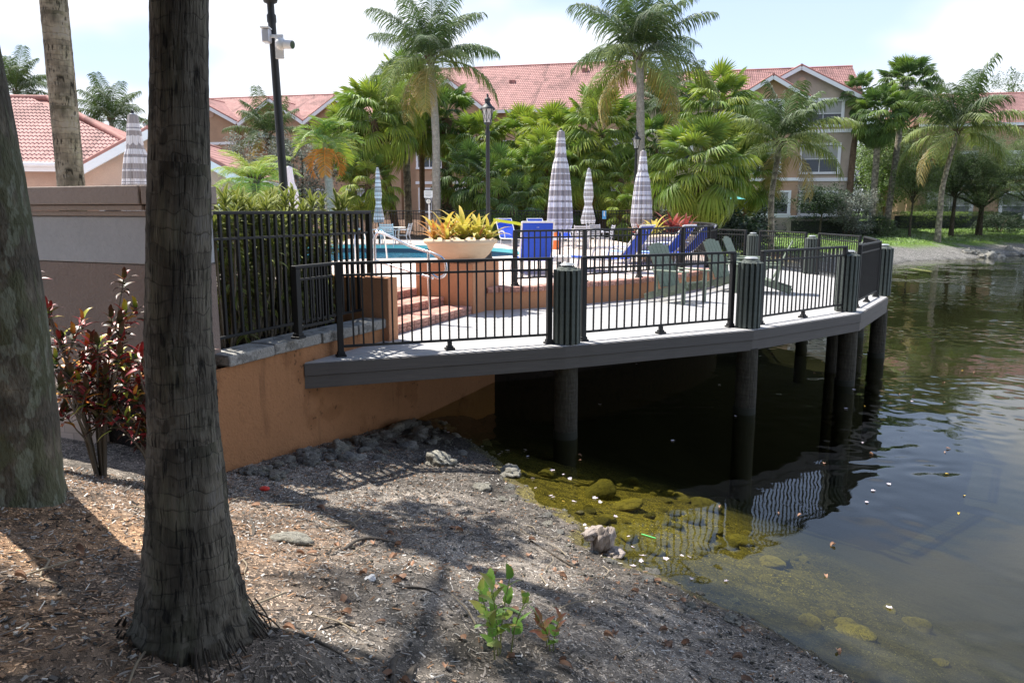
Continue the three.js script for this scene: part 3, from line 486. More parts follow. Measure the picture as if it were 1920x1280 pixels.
function trunkGeo(pts, r0, r1, seed = 1, ringy = 0.05, flare = 0.4, seg = 12) { const m = new MB(); const c = curve(pts, 26); m.tube(c, (t) => mix(r0, r1, t) * (1 + flare * Math.exp(-t * 16)), seg, true, (a, L) => 1 + ringy * (noise2(L * 9, seed, 3) - 0.5) + 0.06 * (noise2(a * 1.5, L * 2, seed) - 0.5)); return m.geo(); }
function fanPalm(name, label, base, top, { n = 30, scale = 1, r = 0.14, mats = ['palmLeaf', 'palmLeaf', 'palmLeafDark'], lowMat = 'palmLeafLime', dead = 3, deadMat = 'palmLeafDry', trunk = 'palmTrunk', seed = 1, group, minEl = -0.75, category = 'palm' } = {}) {
  n = Math.round(n * 1.45); scale *= 0.78;
  const t = thing(name, label, category, base, 0, group), R = rng(seed * 77 + 5), T3 = V3(...top).sub(V3(...base));
  part('trunk', trunkGeo([[0, -0.3, 0], [T3.x * 0.3, T3.y * 0.35, T3.z * 0.3], [T3.x * 0.75, T3.y * 0.75, T3.z * 0.75], [T3.x, T3.y, T3.z]], r * 1.15, r, seed), M[trunk], t);
  for (let i = 0; i < n; i++) {
    const f = i / (n - 1), el = mix(1.35, minEl, Math.pow(f, 0.85)) + (R() - 0.5) * 0.25, az = i * 2.39996 + (R() - 0.5) * 0.5, bank = f > 0.8 ? 'low' : f > 0.3 ? 'mid' : 'up', L = FAN[bank];
    const mat = f > 0.82 ? M[lowMat] : M[mats[Math.floor(R() * mats.length)]], s = scale * (0.82 + 0.3 * R());
    const m = part('frond', L[Math.floor(R() * L.length)], mat, t, [T3.x, T3.y + (0.5 - f) * 0.35, T3.z]); m.rotation.set(-el, az, (R() - 0.5) * 0.7, 'YXZ'); m.scale.setScalar(s);
  }
  for (let i = 0; i < dead; i++) { const m = part('dry_frond', FAN.dead[i % 2], M[deadMat], t, [T3.x, T3.y - 0.25, T3.z]); m.rotation.set(0.75 + 0.4 * R(), i * 2.1 + R(), (R() - 0.5) * 0.5, 'YXZ'); m.scale.setScalar(scale * (0.8 + 0.3 * R())); }
  return t;
}
function featherFrond(seed, L, el0, bend, { nl = 56, ll = 0.95, w = 0.046, hang = 0.95, stiff = 0 } = {}) {
  const R = rng(seed), m = new MB(), K = 16, P = [V3(0, 0, 0)], Tn = []; let p = V3(0, 0, 0);
  for (let k = 0; k <= K; k++) { const s = k / K, e = el0 - bend * Math.pow(s, 1.25); Tn.push(V3(0, Math.sin(e), Math.cos(e))); if (k < K) { p = p.clone().addScaledVector(Tn[k], L / K); P.push(p); } }
  m.tube(P, (t) => mix(0.03, 0.006, t), 5, false); for (let k = 0; k < m.p.length / 3; k++) m.c.push(1.9, 1.6, 1.2);
  const at = (s) => { const k = Math.min(K - 1, Math.floor(s * K)), f = s * K - k; return [P[k].clone().lerp(P[k + 1], f), Tn[k].clone().lerp(Tn[k + 1], f).normalize()]; };
  for (const sd of [-1, 1]) for (let i = 0; i < nl; i++) {
    const s = 0.16 + 0.84 * (i + R() * 0.7) / nl; if (s > 1) continue; const [o, t] = at(s), l = ll * (0.45 + 0.75 * Math.sin(Math.PI * Math.min(1, 0.2 + s * 0.78))) * (0.85 + 0.3 * R()), up = V3(0, t.z, -t.y), c = tint(R, 0.2), h = hang * (0.6 + 0.8 * R());
    const d1 = V3(sd * 0.8, 0, 0).addScaledVector(t, 0.55).addScaledVector(up, 0.25 * (R() - 0.2) + stiff).normalize(), d2 = d1.clone().add(V3(0, -h, 0)).normalize(), d3 = d2.clone().add(V3(0, -h * 0.9, 0)).normalize();
    const q = [o, o.clone().addScaledVector(d1, l * 0.36), o.clone().addScaledVector(d1, l * 0.36).addScaledVector(d2, l * 0.34), o.clone().addScaledVector(d1, l * 0.36).addScaledVector(d2, l * 0.34).addScaledVector(d3, l * 0.32)];
    const sv = t.clone().multiplyScalar(0.8).addScaledVector(up, (R() - 0.5) * 0.9).normalize(), W = [w * 0.5, w, w * 0.8, 0.003]; const id = q.map((x, k) => [-1, 1].map((g) => m.vert(x.clone().addScaledVector(sv, W[k] * 0.5 * g), V3(0, 1, 0), g, k * 0.2, [c[0] * (1 + 0.12 * k), c[1] * (1 + 0.05 * k), c[2]])));
    for (let k = 0; k < 3; k++) { const [a, b] = id[k], [e, f] = id[k + 1]; m.i.push(a, b, f, a, f, e); }
  }
  return m.geo(true);
}
const COCO = [1.38, 1.15, 0.92, 0.68, 0.42, 0.12].map((e, k) => [featherFrond(100 + k, 3.4, e, 0.55 + 0.2 * k), featherFrond(120 + k, 3.2, e, 1.0 + 0.12 * k)]);
const PHOE = [1.3, 0.9, 0.5, 0.1].map((e, k) => [featherFrond(140 + k, 1.5, e, 1.5, { nl: 44, ll: 0.34, w: 0.016, hang: 0.3 }), featherFrond(150 + k, 1.4, e, 1.7, { nl: 44, ll: 0.32, w: 0.016, hang: 0.3 })]);
const XMAS = [1.25, 0.8, 0.35].map((e, k) => [featherFrond(160 + k, 1.5, e, 1.9, { nl: 34, ll: 0.5, w: 0.05, hang: 0.25, stiff: 0.35 }), featherFrond(170 + k, 1.45, e, 1.6, { nl: 34, ll: 0.48, w: 0.05, hang: 0.25, stiff: 0.35 })]);
function featherPalm(name, label, base, mid, top, { n = 22, scale = 1, r0 = 0.2, r1 = 0.13, set = COCO, mat = 'coco', lowMat = 'cocoLime', dry = 1, trunk = 'palmGrey', seed = 1, coconuts = 0, lean = 0, sheath, dead, category = 'palm', loN = 0.75 } = {}) {
  const t = thing(name, label, category, base), R = rng(seed * 91 + 3), b = V3(...base), P = [mid, top].map((q) => V3(...q).sub(b)), A = P[1];
  part('trunk', trunkGeo([[0, -0.3, 0], [P[0].x * 0.55, P[0].y * 0.5, P[0].z * 0.55], [P[0].x, P[0].y, P[0].z], [A.x, A.y, A.z]], r0, r1, seed, 0.07), M[trunk], t);
  if (sheath) { const m = new MB(); m.tube(curve([[A.x, A.y - 0.1, A.z], [A.x, A.y + 0.3, A.z], [A.x, A.y + sheath, A.z]], 8), (q) => mix(r1 * 1.15, r1 * 0.6, q), 10); part('crownshaft', m.geo(), M.stemGreen, t); A.y += sheath * 0.9; }
  else { const m = new MB(); for (let k = 0; k < 16; k++) { const a = k * 2.4, e = 0.5 + 0.5 * R(); m.tube([V3(A.x, A.y - 0.28, A.z), V3(A.x + Math.sin(a) * 0.16, A.y + 0.02, A.z + Math.cos(a) * 0.16), V3(A.x + Math.sin(a) * 0.34 * e, A.y + 0.32, A.z + Math.cos(a) * 0.34 * e)], (q) => 0.055 * (1 - 0.6 * q), 5); } part('crown_fibre', m.geo(), M.palmBrown, t); }
  for (let i = 0; i < n; i++) {
    const f = i / (n - 1), k = Math.min(set.length - 1, Math.floor(f * set.length + (R() - 0.5) * 0.6)), g = set[Math.max(0, k)][Math.floor(R() * 2)], m = part('frond', g, M[f > loN ? lowMat : mat], t, [A.x, A.y, A.z]);
    m.rotation.set((R() - 0.5) * 0.2, i * 2.39996 + (R() - 0.5) * 0.6, (R() - 0.5) * 0.2, 'YXZ'); m.scale.setScalar(scale * (0.85 + 0.28 * R()));
  }
  for (let i = 0; i < dry; i++) { const m = part('dry_frond', set[set.length - 1][i % 2], M[dead ?? 'cocoDry'], t, [A.x, A.y - 0.1, A.z]); m.rotation.set(dead ? 0.75 : 0.45, i * 2.2 + seed, 0, 'YXZ'); m.scale.setScalar(scale * 0.9); }
  if (coconuts) { const g = new THREE.SphereGeometry(0.13, 10, 8); for (let i = 0; i < coconuts; i++) { const a = i * 2.1 + seed, m = part('coconut', g, M.stemGreen, t, [A.x + Math.sin(a) * 0.24, A.y - 0.22 - 0.12 * (i % 2), A.z + Math.cos(a) * 0.24]); m.scale.set(1, 1.25, 1); } }
  return t;
}
const gy = (x, z) => heightAt(x, z, false), onTerrace = (z) => z > -34.6 ? POOLY - 0.1 : 1.45;
const pt = (x, y, z) => [x, y, z];

// the coconut palms
featherPalm('coconut_palm', 'tall coconut palm rising behind the planter pot, left of the two tallest', [-3.38, 1.45, -35], [-3.35, 6.19, -35], [-3.51, 9.15, -35], { r0: 0.2, r1: 0.15, scale: 0.98, n: 22, seed: 4, coconuts: 3, dry: 2 });
featherPalm('coconut_palm', 'tallest coconut palm, crown touching the picture top, behind the right plaid umbrella', [5.62, 1.5, -34], [5.48, 6.32, -34], [5.38, 9.1, -34], { r0: 0.21, r1: 0.16, scale: 1.12, n: 23, seed: 2, coconuts: 5, dry: 2 });
featherPalm('coconut_palm', 'short coconut palm with drooping lime fronds before the grey gable end', pt(11.88, gy(11.88, -35.6), -35.6), [11.76, 3.44, -35.6], [11.99, 5.74, -35.6], { r0: 0.15, r1: 0.12, trunk: 'palmTrunk', scale: 0.98, n: 20, seed: 7, dry: 2, coconuts: 2, loN: 0.45 });
featherPalm('coconut_palm', 'leaning coconut palm on the far lawn above the pebble bank', pt(28.39, gy(28.39, -52), -52), [28.43, 4.4, -52], [29.05, 7.82, -52], { r0: 0.2, r1: 0.14, scale: 1.35, n: 21, seed: 11, dry: 1, loN: 0.5 , trunk: 'palmTrunk' });
featherPalm('coconut_palm', 'dark coconut palm in the shade between tallest palm and right gable', [8.32, 1.45, -44], [8.29, 5.62, -44], [8.26, 8.33, -44], { r0: 0.18, r1: 0.14, scale: 0.95, n: 20, seed: 13, dry: 2, mat: 'coco', lowMat: 'coco' });
featherPalm('queen_palm', 'thin dark feather palm behind the grey silver bush, beside the camera pole', [-11.97, 1.45, -40], [-12.1, 4.57, -40], [-12.32, 6.46, -40], { r0: 0.14, r1: 0.1, scale: 0.72, n: 18, seed: 17, dry: 1, trunk: 'palmBrown', lowMat: 'coco' });
featherPalm('christmas_palm', 'stout pale trunked palm with a hanging orange frond left of the fan palms', [-6.9, 1.5, -30], [-6.96, 3.75, -30], [-7.05, 4.64, -30], { r0: 0.21, r1: 0.15, scale: 0.98, n: 12, set: XMAS, seed: 19, sheath: 0.75, dry: 3, dead: 'palmOrange', lowMat: 'palmLeafLime', mat: 'palmLeaf' });
featherPalm('pygmy_date_palm', 'low bright pygmy date palm just behind the yellow green hedge', [-7.87, 1.5, -24], [-7.84, 3.28, -24], [-7.82, 3.65, -24], { r0: 0.1, r1: 0.09, scale: 1.0, n: 34, set: PHOE, seed: 23, mat: 'palmLeafLime', lowMat: 'palmLeafLime', dry: 0, trunk: 'palmBrown' });
featherPalm('distant_palm', 'feathery palm top behind the pink tiled roof, right of the slim grey trunk', [-30.4, 1.45, -60], [-30.19, 6.62, -60], [-30.11, 9.43, -60], { r0: 0.2, r1: 0.15, scale: 1.05, n: 20, seed: 29, dry: 0, lowMat: 'coco' });
featherPalm('distant_palm', 'feathery palm top showing past the lichen covered trunk at left edge', [-34.41, 1.45, -55], [-34.11, 7.03, -55], [-33.94, 10.76, -55], { r0: 0.2, r1: 0.15, scale: 0.95, n: 20, seed: 31, dry: 0, lowMat: 'coco' });

// fan palms massed behind the pool, each with its own trunk
const MX = ['palmLeaf', 'palmLeaf', 'palmLeafLime'], MD = ['palmLeafDark', 'palmLeaf', 'palmLeafDark'], ML = ['palmLeafLime', 'palmLeaf', 'palmLeafLime'];
const FP = [
  ['big fan palm crown at the left of the mass, over two reddish slanting trunks', [-5.56, 1.45, -38], [-6.59, 7.09, -38], 38, 1.35, MX, 0.17, 8],
  ['tall fan palm crown tucked under the left coconut palm', [-5.41, 1.45, -41], [-5.52, 8.82, -41], 36, 1.3, MX, 0.17, 3],
  ['dark fan palm right of the left coconut palm trunk, thick shaggy stem', [-3.57, 1.45, -43], [-3.5, 7.73, -43], 34, 1.2, MD, 0.28, 4],
  ['dark slender fan palm between the reddish trunks and the left coconut palm', [-5.03, 1.45, -44], [-5, 7.48, -44], 28, 1.1, MD, 0.14, 2],
  ['small fan palm at the left end of the mass, above the slim closed umbrella', [-7.74, 1.45, -39], [-7.97, 6.27, -39], 30, 1.1, MX, 0.14, 4],
  ['yellow green fan palm crown left of the black lantern post', [-2.12, 1.45, -41], [-1.7, 6.18, -41], 32, 1.15, ML, 0.15, 6],
  ['yellow green fan palm crown right of the black lantern post', [0.06, 1.45, -42], [0.42, 6.37, -42], 32, 1.2, ML, 0.15, 5],
  ['fan palm crown above the tallest plaid umbrella', [2.39, 1.45, -40], [2.14, 6.25, -40], 34, 1.2, ML, 0.15, 5],
  ['wide fan palm crown with yellowing skirt, left of the tallest coconut palm trunk', [4.39, 1.45, -38], [4.2, 6.38, -38], 40, 1.4, MX, 0.17, 10],
  ['dark fan palm beside the tallest coconut palm, on its right', [7.4, 1.45, -40], [7.19, 6.15, -40], 28, 1.1, MD, 0.15, 4],
  ['dark fan palm crown above the large bright low fan palm', [10.47, 1.45, -40], [10.25, 7.83, -40], 36, 1.35, MX, 0.17, 4],
  ['fan palm crown beside the left edge of the grey gable', [12.63, 1.45, -42], [12.35, 7.13, -42], 32, 1.15, MD, 0.15, 4],
];
FP.forEach(([lab, b, tp, n, sc, mt, r, dead], k) => fanPalm('fan_palm', lab, b, tp, { n, scale: sc, mats: mt, r, dead, seed: k + 3, trunk: k === 2 ? 'palmBrown' : k % 3 === 1 ? 'palmTrunk' : 'palmBrown', lowMat: mt === MD ? 'palmLeaf' : 'palmLeafLime' }));
const FL = [
  ['very large bright low fan palm right of the right plaid umbrella', [7.18, 1.5, -30], [7.11, 4.5, -30], 46, 1.25, ['palmLeafLime', 'palmLeaf', 'palmLeafLime'], 9],
  ['low dark fan palm left of the black lantern post, behind the planter', [-2.01, 1.45, -37], [-2, 4.44, -37], 26, 1.05, MD, 4],
  ['low dark fan palm with yellow skirt right behind the planter leaves', [-0.61, 1.45, -36], [-0.61, 4.04, -36], 26, 1.1, MD, 5],
  ['low green fan palm between lantern post and the tallest plaid umbrella', [0.63, 1.45, -37], [0.62, 4.32, -37], 26, 1.1, MX, 4],
  ['low dark fan palm at the foot of the lantern post, on its right', [0.05, 1.5, -34.5], [0.05, 3.08, -34.5], 20, 0.95, MD, 2],
  ['low bright fan palm behind the slim closed umbrella at the pool left', [-6.79, 1.45, -37], [-6.76, 4.08, -37], 26, 0.95, ML, 5],
  ['low fan palm just left of the tallest plaid umbrella', [1.58, 1.45, -37.5], [1.56, 5.21, -37.5], 24, 1.0, ML, 3],
  ['low yellow skirted fan palm right of the tallest plaid umbrella', [3.52, 1.45, -37], [3.49, 4.74, -37], 26, 1.05, MX, 8],
  ['low green fan palm left of the right plaid umbrella', [5.09, 1.45, -36.5], [5.05, 4.3, -36.5], 24, 1.0, MX, 5],
  ['small low fan palm beside the foot of the second lantern', [5.16, 1.5, -34.5], [5.16, 2.91, -34.5], 16, 0.75, ML, 2],
  ['low dark fan palm right of the large bright one, over the teal umbrella', [11.24, 1.45, -38], [11.16, 4.49, -38], 26, 1.05, MX, 6],
  ['low dark fan palm behind the small pink umbrella', [2.97, 1.45, -38], [2.96, 3.35, -38], 20, 0.9, MD, 3],
];
FL.forEach(([lab, b, tp, n, sc, mt, dead], k) => fanPalm('low_fan_palm', lab, b, tp, { n, scale: sc, mats: mt, r: 0.15, dead, seed: k + 40, trunk: 'palmBrown', minEl: -0.9, lowMat: mt === MD ? 'palmLeaf' : 'palmLeafLime' }));
fanPalm('cabbage_palm', 'cabbage palm with round crown left of the taller one, right of the grey gable', pt(25.77, gy(25.77, -56), -56), [25.74, 9.57, -56], { n: 46, scale: 1.25, mats: MD, lowMat: 'palmLeafDark', r: 0.2, dead: 4, deadMat: 'palmLeaf', seed: 71, minEl: -1.15 });
fanPalm('cabbage_palm', 'tallest cabbage palm with dense round crown on the far lawn', pt(27.79, gy(27.79, -58), -58), [29.4, 12.13, -60], { n: 50, scale: 1.35, mats: MD, lowMat: 'palmLeafDark', r: 0.2, dead: 3, deadMat: 'palmLeaf', seed: 72, minEl: -1.15 });
fanPalm('cabbage_palm', 'partly hidden cabbage palm against the right end of the grey gable', pt(24.42, gy(24.42, -57), -57), [25.02, 11.08, -58], { n: 34, scale: 1.0, mats: MD, lowMat: 'palmLeafDark', r: 0.2, dead: 2, deadMat: 'palmLeaf', seed: 73, minEl: -1.1, trunk: 'palmBrown' });

// ---------------------------------------------------------------- broadleaf trees, shrubs, hedges
function leafCluster(seed, n, L, w, spread) {   // a twig with leaves, used many times in a crown
  const R = rng(seed), m = new MB();
  for (let i = 0; i < n; i++) {
    const o = V3((R() - 0.5) * spread, (R() - 0.5) * spread, (R() - 0.5) * spread), a = R() * 6.28, e = (R() - 0.6) * 1.3, d = V3(Math.cos(a) * Math.cos(e), Math.sin(e), Math.sin(a) * Math.cos(e)), s = V3(-Math.sin(a), (R() - 0.5) * 0.6, Math.cos(a)).normalize(), l = L * (0.7 + 0.6 * R()), c = tint(R, 0.25), nn = V3(0, 1, 0), u = V3(0, -0.12 * l, 0);
    const q = [o, o.clone().addScaledVector(d, l * 0.5).addScaledVector(s, w / 2), o.clone().addScaledVector(d, l).add(u), o.clone().addScaledVector(d, l * 0.5).addScaledVector(s, -w / 2)].map((x) => m.vert(x, nn, 0, 0, c)); m.i.push(q[0], q[1], q[2], q[0], q[2], q[3]);
  }
  return m.geo(true);
}
const CL = { small: [1, 2, 3].map((k) => leafCluster(k, 26, 0.13, 0.06, 0.5)), big: [4, 5, 6].map((k) => leafCluster(k, 26, 0.26, 0.11, 0.8)), fine: [7, 8].map((k) => leafCluster(k, 44, 0.09, 0.03, 0.4)), tiny: [9, 10].map((k) => leafCluster(k, 34, 0.05, 0.03, 0.22)) };
function foliage(parent, name, geo, mat, spots, kind, smin = 0.8, smax = 1.3, seed = 1) {
  if (!kind) return leafMesh(parent, name, geo, mat, spots, smin, smax, seed);
  const m = new THREE.InstancedMesh(geo, mat, spots.length), R = rng(seed), q = new THREE.Quaternion(), e = new THREE.Euler(), M4 = new THREE.Matrix4(), c = new THREE.Color();
  spots.forEach((p, i) => { e.set((R() - 0.5) * 0.8, R() * 6.28, (R() - 0.5) * 0.8); const s = mix(smin, smax, R()); M4.compose(p, q.setFromEuler(e), V3(s, s, s)); m.setMatrixAt(i, M4); const v = 0.75 + 0.5 * R(); m.setColorAt(i, c.setRGB(v * (0.95 + 0.15 * R()), v, v * 0.95)); });
  m.name = name; m.castShadow = m.receiveShadow = true; parent.add(m); return tag(m, null, null, null, kind);
}
function leafMesh(parent, name, geo, mat, spots, smin, smax, seed) {   // one mesh of many small leaves
  const R = rng(seed), q = new THREE.Quaternion(), e = new THREE.Euler(), M4 = new THREE.Matrix4(), P = geo.attributes.position, Nn = geo.attributes.normal, Cc = geo.attributes.color, n = P.count, I = geo.index.array, N = spots.length;
  const pos = new Float32Array(N * n * 3), nor = new Float32Array(N * n * 3), col = new Float32Array(N * n * 3), idx = new Uint32Array(N * I.length), v = V3();
  for (let s = 0; s < N; s++) {
    e.set((R() - 0.5) * 0.8, R() * 6.28, (R() - 0.5) * 0.8); const k = mix(smin, smax, R()); M4.compose(spots[s], q.setFromEuler(e), V3(k, k, k)); const b = 0.75 + 0.5 * R(), r = 0.95 + 0.15 * R();
    for (let i = 0; i < n; i++) { const o = (s * n + i) * 3; v.fromBufferAttribute(P, i).applyMatrix4(M4); pos[o] = v.x; pos[o + 1] = v.y; pos[o + 2] = v.z; v.fromBufferAttribute(Nn, i).applyQuaternion(q); nor[o] = v.x; nor[o + 1] = v.y; nor[o + 2] = v.z; col[o] = Cc.getX(i) * b * r; col[o + 1] = Cc.getY(i) * b; col[o + 2] = Cc.getZ(i) * b * 0.95; }
    for (let i = 0; i < I.length; i++) idx[s * I.length + i] = I[i] + s * n;
  }
  const g = new THREE.BufferGeometry(); g.setAttribute('position', new THREE.BufferAttribute(pos, 3)); g.setAttribute('normal', new THREE.BufferAttribute(nor, 3)); g.setAttribute('color', new THREE.BufferAttribute(col, 3)); g.setIndex(new THREE.BufferAttribute(idx, 1));
  return part(name, g, mat, parent);
}
function blobSpots(R, blobs, n) { const o = []; let tot = 0; for (const b of blobs) tot += b[3] ** 2; for (const [x, y, z, r, sq = 0.75] of blobs) { const k = Math.round(n * r * r / tot); for (let i = 0; i < k; i++) { const a = R() * 6.28, c = R() * 2 - 1, s = Math.sqrt(1 - c * c), d = r * Math.cbrt(0.25 + 0.75 * R()) * (0.82 + 0.36 * noise3(Math.cos(a) * s * 1.7 + x, c * 1.7 + y, Math.sin(a) * s * 1.7 + z, 7)); o.push(V3(x + Math.cos(a) * s * d, y + c * d * sq, z + Math.sin(a) * s * d)); } } return o; }
function tree(name, label, base, h, rad, { n = 700, mat = 'broad', cl = 'big', trunkR = 0.16, seed = 1, bark = 'bark', group, low = 0.35, squash = 0.8, category = 'tree', stems = 1, nb = 8 } = {}) {
  const t = thing(name, label, category, base, 0, group), R = rng(seed * 31 + 7), blobs = [];
  for (let k = 0; k < nb; k++) { const a = k * 2.4 + R(), d = rad * (0.25 + 0.45 * R()), y = h * mix(low + 0.08, 0.88, (k + R() * 0.6) / nb); blobs.push([Math.cos(a) * d, y, Math.sin(a) * d, rad * (0.38 + 0.25 * R()), squash]); }
  const w = new MB();
  for (let s = 0; s < stems; s++) { const ox = stems > 1 ? (s - (stems - 1) / 2) * 0.35 : 0; w.tube(curve([[ox * 0.4, -0.3, 0], [ox, h * low * 0.6, 0.05], [ox * 1.6 + 0.1, h * 0.6, 0], [ox * 1.8, h * 0.8, 0]], 12), (q) => trunkR * (1 - 0.75 * q) * (1 + 0.5 * Math.exp(-q * 14)), 9); }
  part('trunk', w.geo(), M[bark], t);
  const bw = new MB(); for (const b of blobs) { const y0 = h * low * 0.9; bw.tube([V3(0, Math.min(y0, b[1] * 0.7), 0), V3(b[0] * 0.45, mix(y0, b[1], 0.6), b[2] * 0.45), V3(b[0], b[1], b[2])], (q) => trunkR * 0.45 * (1 - 0.7 * q), 6, false); } part('branches', bw.geo(), M[bark], t);
  const L = CL[cl]; const sp = blobSpots(R, blobs, n); foliage(t, 'crown', L[seed % L.length], M[mat], sp, null, 0.8, 1.35, seed);
  return t;
}
function bush(name, label, base, [rx, ry, rz], { n = 220, mat = 'broad', cl = 'small', seed = 1, group, category = 'shrub', stem = 'stemWood' } = {}) {
  const t = thing(name, label, category, base, 0, group), R = rng(seed * 13 + 1), sp = [];
  for (let i = 0; i < n; i++) { const a = R() * 6.28, c = R(), s = Math.sqrt(1 - c * c), d = Math.cbrt(0.2 + 0.8 * R()) * (0.75 + 0.4 * noise3(Math.cos(a) * s * 2 + seed, c * 2, Math.sin(a) * s * 2, 3)); sp.push(V3(Math.cos(a) * s * d * rx, c * d * ry + 0.05, Math.sin(a) * s * d * rz)); }
  const m = new MB(); for (let k = 0; k < 7; k++) { const a = k * 0.9 + R(); m.tube([V3(0, -0.1, 0), V3(Math.cos(a) * rx * 0.25, ry * 0.4, Math.sin(a) * rz * 0.25), V3(Math.cos(a) * rx * 0.6, ry * 0.75, Math.sin(a) * rz * 0.6)], (q) => 0.03 * (1 - 0.7 * q), 5, false); } part('stems', m.geo(), M[stem], t);
  const L = CL[cl]; foliage(t, 'foliage', L[seed % L.length], M[mat], sp, null, 0.8, 1.3, seed); return t;
}
function hedgeRow(label, a, b, h, w, y, mat, seed, cl = 'small') {
  const L = Math.hypot(b[0] - a[0], b[1] - a[1]), t = thing('clipped_hedge', label, 'hedge', [a[0], y, a[1]], Math.atan2(-(b[1] - a[1]), b[0] - a[0])), R = rng(seed), sp = [];
  for (let i = 0; i < L * 46; i++) { const s = R(); sp.push(s < 0.45 ? V3(R() * L, h * (0.93 + 0.1 * R()), (R() - 0.5) * w) : V3(R() * L, h * R(), (R() < 0.5 ? -1 : 1) * w * (0.42 + 0.12 * R()))); }
  part('stems', new MB().box(L / 2, h * 0.42, 0, L - 0.1, h * 0.8, w * 0.6).geo(), M.slatDark, t); foliage(t, 'foliage', CL[cl][0], M[mat], sp, null, 0.5, 0.9, seed); return t;
}
tree('silver_buttonwood', 'grey green silver buttonwood bush behind the pygmy date palm', [-10.73, 1.45, -38], 5.0, 2.9, { n: 620, mat: 'silver', cl: 'small', seed: 3, trunkR: 0.1, low: 0.15, nb: 11, category: 'shrub', stems: 3 });
tree('silver_buttonwood', 'grey green silver bush at the right corner of the grey gable', pt(23.29, gy(23.29, -54), -54), 3.2, 1.5, { n: 300, mat: 'silver', cl: 'small', seed: 5, trunkR: 0.1, low: 0.15, nb: 9, category: 'shrub', stems: 3 });
tree('shade_tree', 'small dark leaved tree before the ground floor windows of the grey gable', pt(20.91, gy(20.91, -53), -53), 3.5, 1.6, { n: 300, mat: 'darkBush', cl: 'small', seed: 6, trunkR: 0.08, low: 0.5, nb: 10 });
tree('shade_tree', 'small dark leaved tree at the left ground floor window of the grey gable', pt(17.4, gy(17.4, -54), -54), 3.2, 1.3, { n: 220, mat: 'darkBush', cl: 'small', seed: 16, trunkR: 0.08, low: 0.5, nb: 9 });
tree('shade_tree', 'broad light green tree between the cabbage palms and the leaning coconut palm', pt(36.59, gy(36.59, -72), -72), 9.5, 5.2, { n: 1000, mat: 'broadLight', cl: 'big', seed: 8, trunkR: 0.2, low: 0.25, nb: 14 });
tree('shade_tree', 'thin trunked young tree on the lawn left of the leaning coconut palm', pt(28.03, gy(28.03, -55), -55), 5.4, 1.8, { n: 300, mat: 'broadLight', cl: 'small', seed: 9, trunkR: 0.09, low: 0.5, nb: 7 });
tree('shade_tree', 'feathery dark green tree in front of the right apartment building', pt(34.7, gy(34.7, -58), -58), 7.5, 4.8, { n: 2300, mat: 'broad', cl: 'fine', seed: 10, trunkR: 0.24, low: 0.3, nb: 18 });
tree('shade_tree', 'second dark trunked tree just left of the feathery dark one', pt(32.09, gy(32.09, -57), -57), 7.0, 3.0, { n: 1100, mat: 'broad', cl: 'fine', seed: 12, trunkR: 0.17, low: 0.45, nb: 10 });
tree('shade_tree', 'tall hazy tree rising behind the right building at the picture edge', pt(58.21, gy(58.21, -88), -88), 16.5, 9, { n: 1500, mat: 'broad', cl: 'big', seed: 14, trunkR: 0.3, low: 0.2, nb: 16 });
tree('shade_tree', 'feathery green tree at the right picture edge over the lawn', pt(36.65, gy(36.65, -55), -55), 7.2, 4.2, { n: 1800, mat: 'broadLight', cl: 'fine', seed: 15, trunkR: 0.2, low: 0.35, nb: 12 });
tree('shade_tree', 'bright green tree behind the white fence at the far lawn', pt(44.97, gy(44.97, -84), -84), 9, 6, { n: 1000, mat: 'broadLight', cl: 'big', seed: 18, trunkR: 0.2, low: 0.08, nb: 13 });
tree('shade_tree', 'dark tree behind the grey gable end, left of the cabbage palms', pt(36.12, gy(36.12, -80), -80), 8, 4.5, { n: 800, mat: 'broad', cl: 'big', seed: 20, trunkR: 0.2, low: 0.1, nb: 12 });
hedgeRow('clipped yellow green hedge behind the lawn, left of the leaning palm', [31, -63], [41, -66.5], 1.25, 1.0, 1.42, 'hedge', 4);
hedgeRow('dark clipped hedge under the windows of the right building', [41.3, -66.6], [56, -71], 1.1, 1.0, 1.5, 'darkBush', 5);
hedgeRow('dark clipped hedge along the foot of the grey gable', [19.5, -55.2], [26.5, -55.6], 1.15, 1.3, 1.2, 'darkBush', 6);
bush('shrub', 'round green shrub on the lawn between the cabbage palm trunks', pt(25.92, gy(25.92, -55), -55), [1.3, 1.5, 1.2], { n: 170, mat: 'broad', seed: 5 });
bush('shrub', 'yellow flowering leafy shrub before the white fence', pt(36.19, gy(36.19, -68), -68), [2.2, 2.2, 1.6], { n: 240, mat: 'broadLight', seed: 6 });
bush('shrub', 'dark spiky shrub at the foot of the feathery dark tree', pt(38.74, gy(38.74, -62), -62), [2.2, 1.5, 1.4], { n: 180, mat: 'darkBush', seed: 7 });
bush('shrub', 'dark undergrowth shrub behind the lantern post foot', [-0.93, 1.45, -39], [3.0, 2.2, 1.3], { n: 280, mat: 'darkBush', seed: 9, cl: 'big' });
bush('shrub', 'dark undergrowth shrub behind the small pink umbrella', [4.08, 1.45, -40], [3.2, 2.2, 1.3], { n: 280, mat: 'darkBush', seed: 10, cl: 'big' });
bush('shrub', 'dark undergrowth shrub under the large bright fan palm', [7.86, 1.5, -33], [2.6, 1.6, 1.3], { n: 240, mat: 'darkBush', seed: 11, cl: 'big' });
bush('shrub', 'dark undergrowth shrub left of the teal umbrella, by the grey gable', [11.71, 1.45, -40], [1.5, 1.2, 1.0], { n: 120, mat: 'darkBush', seed: 12, cl: 'big' });
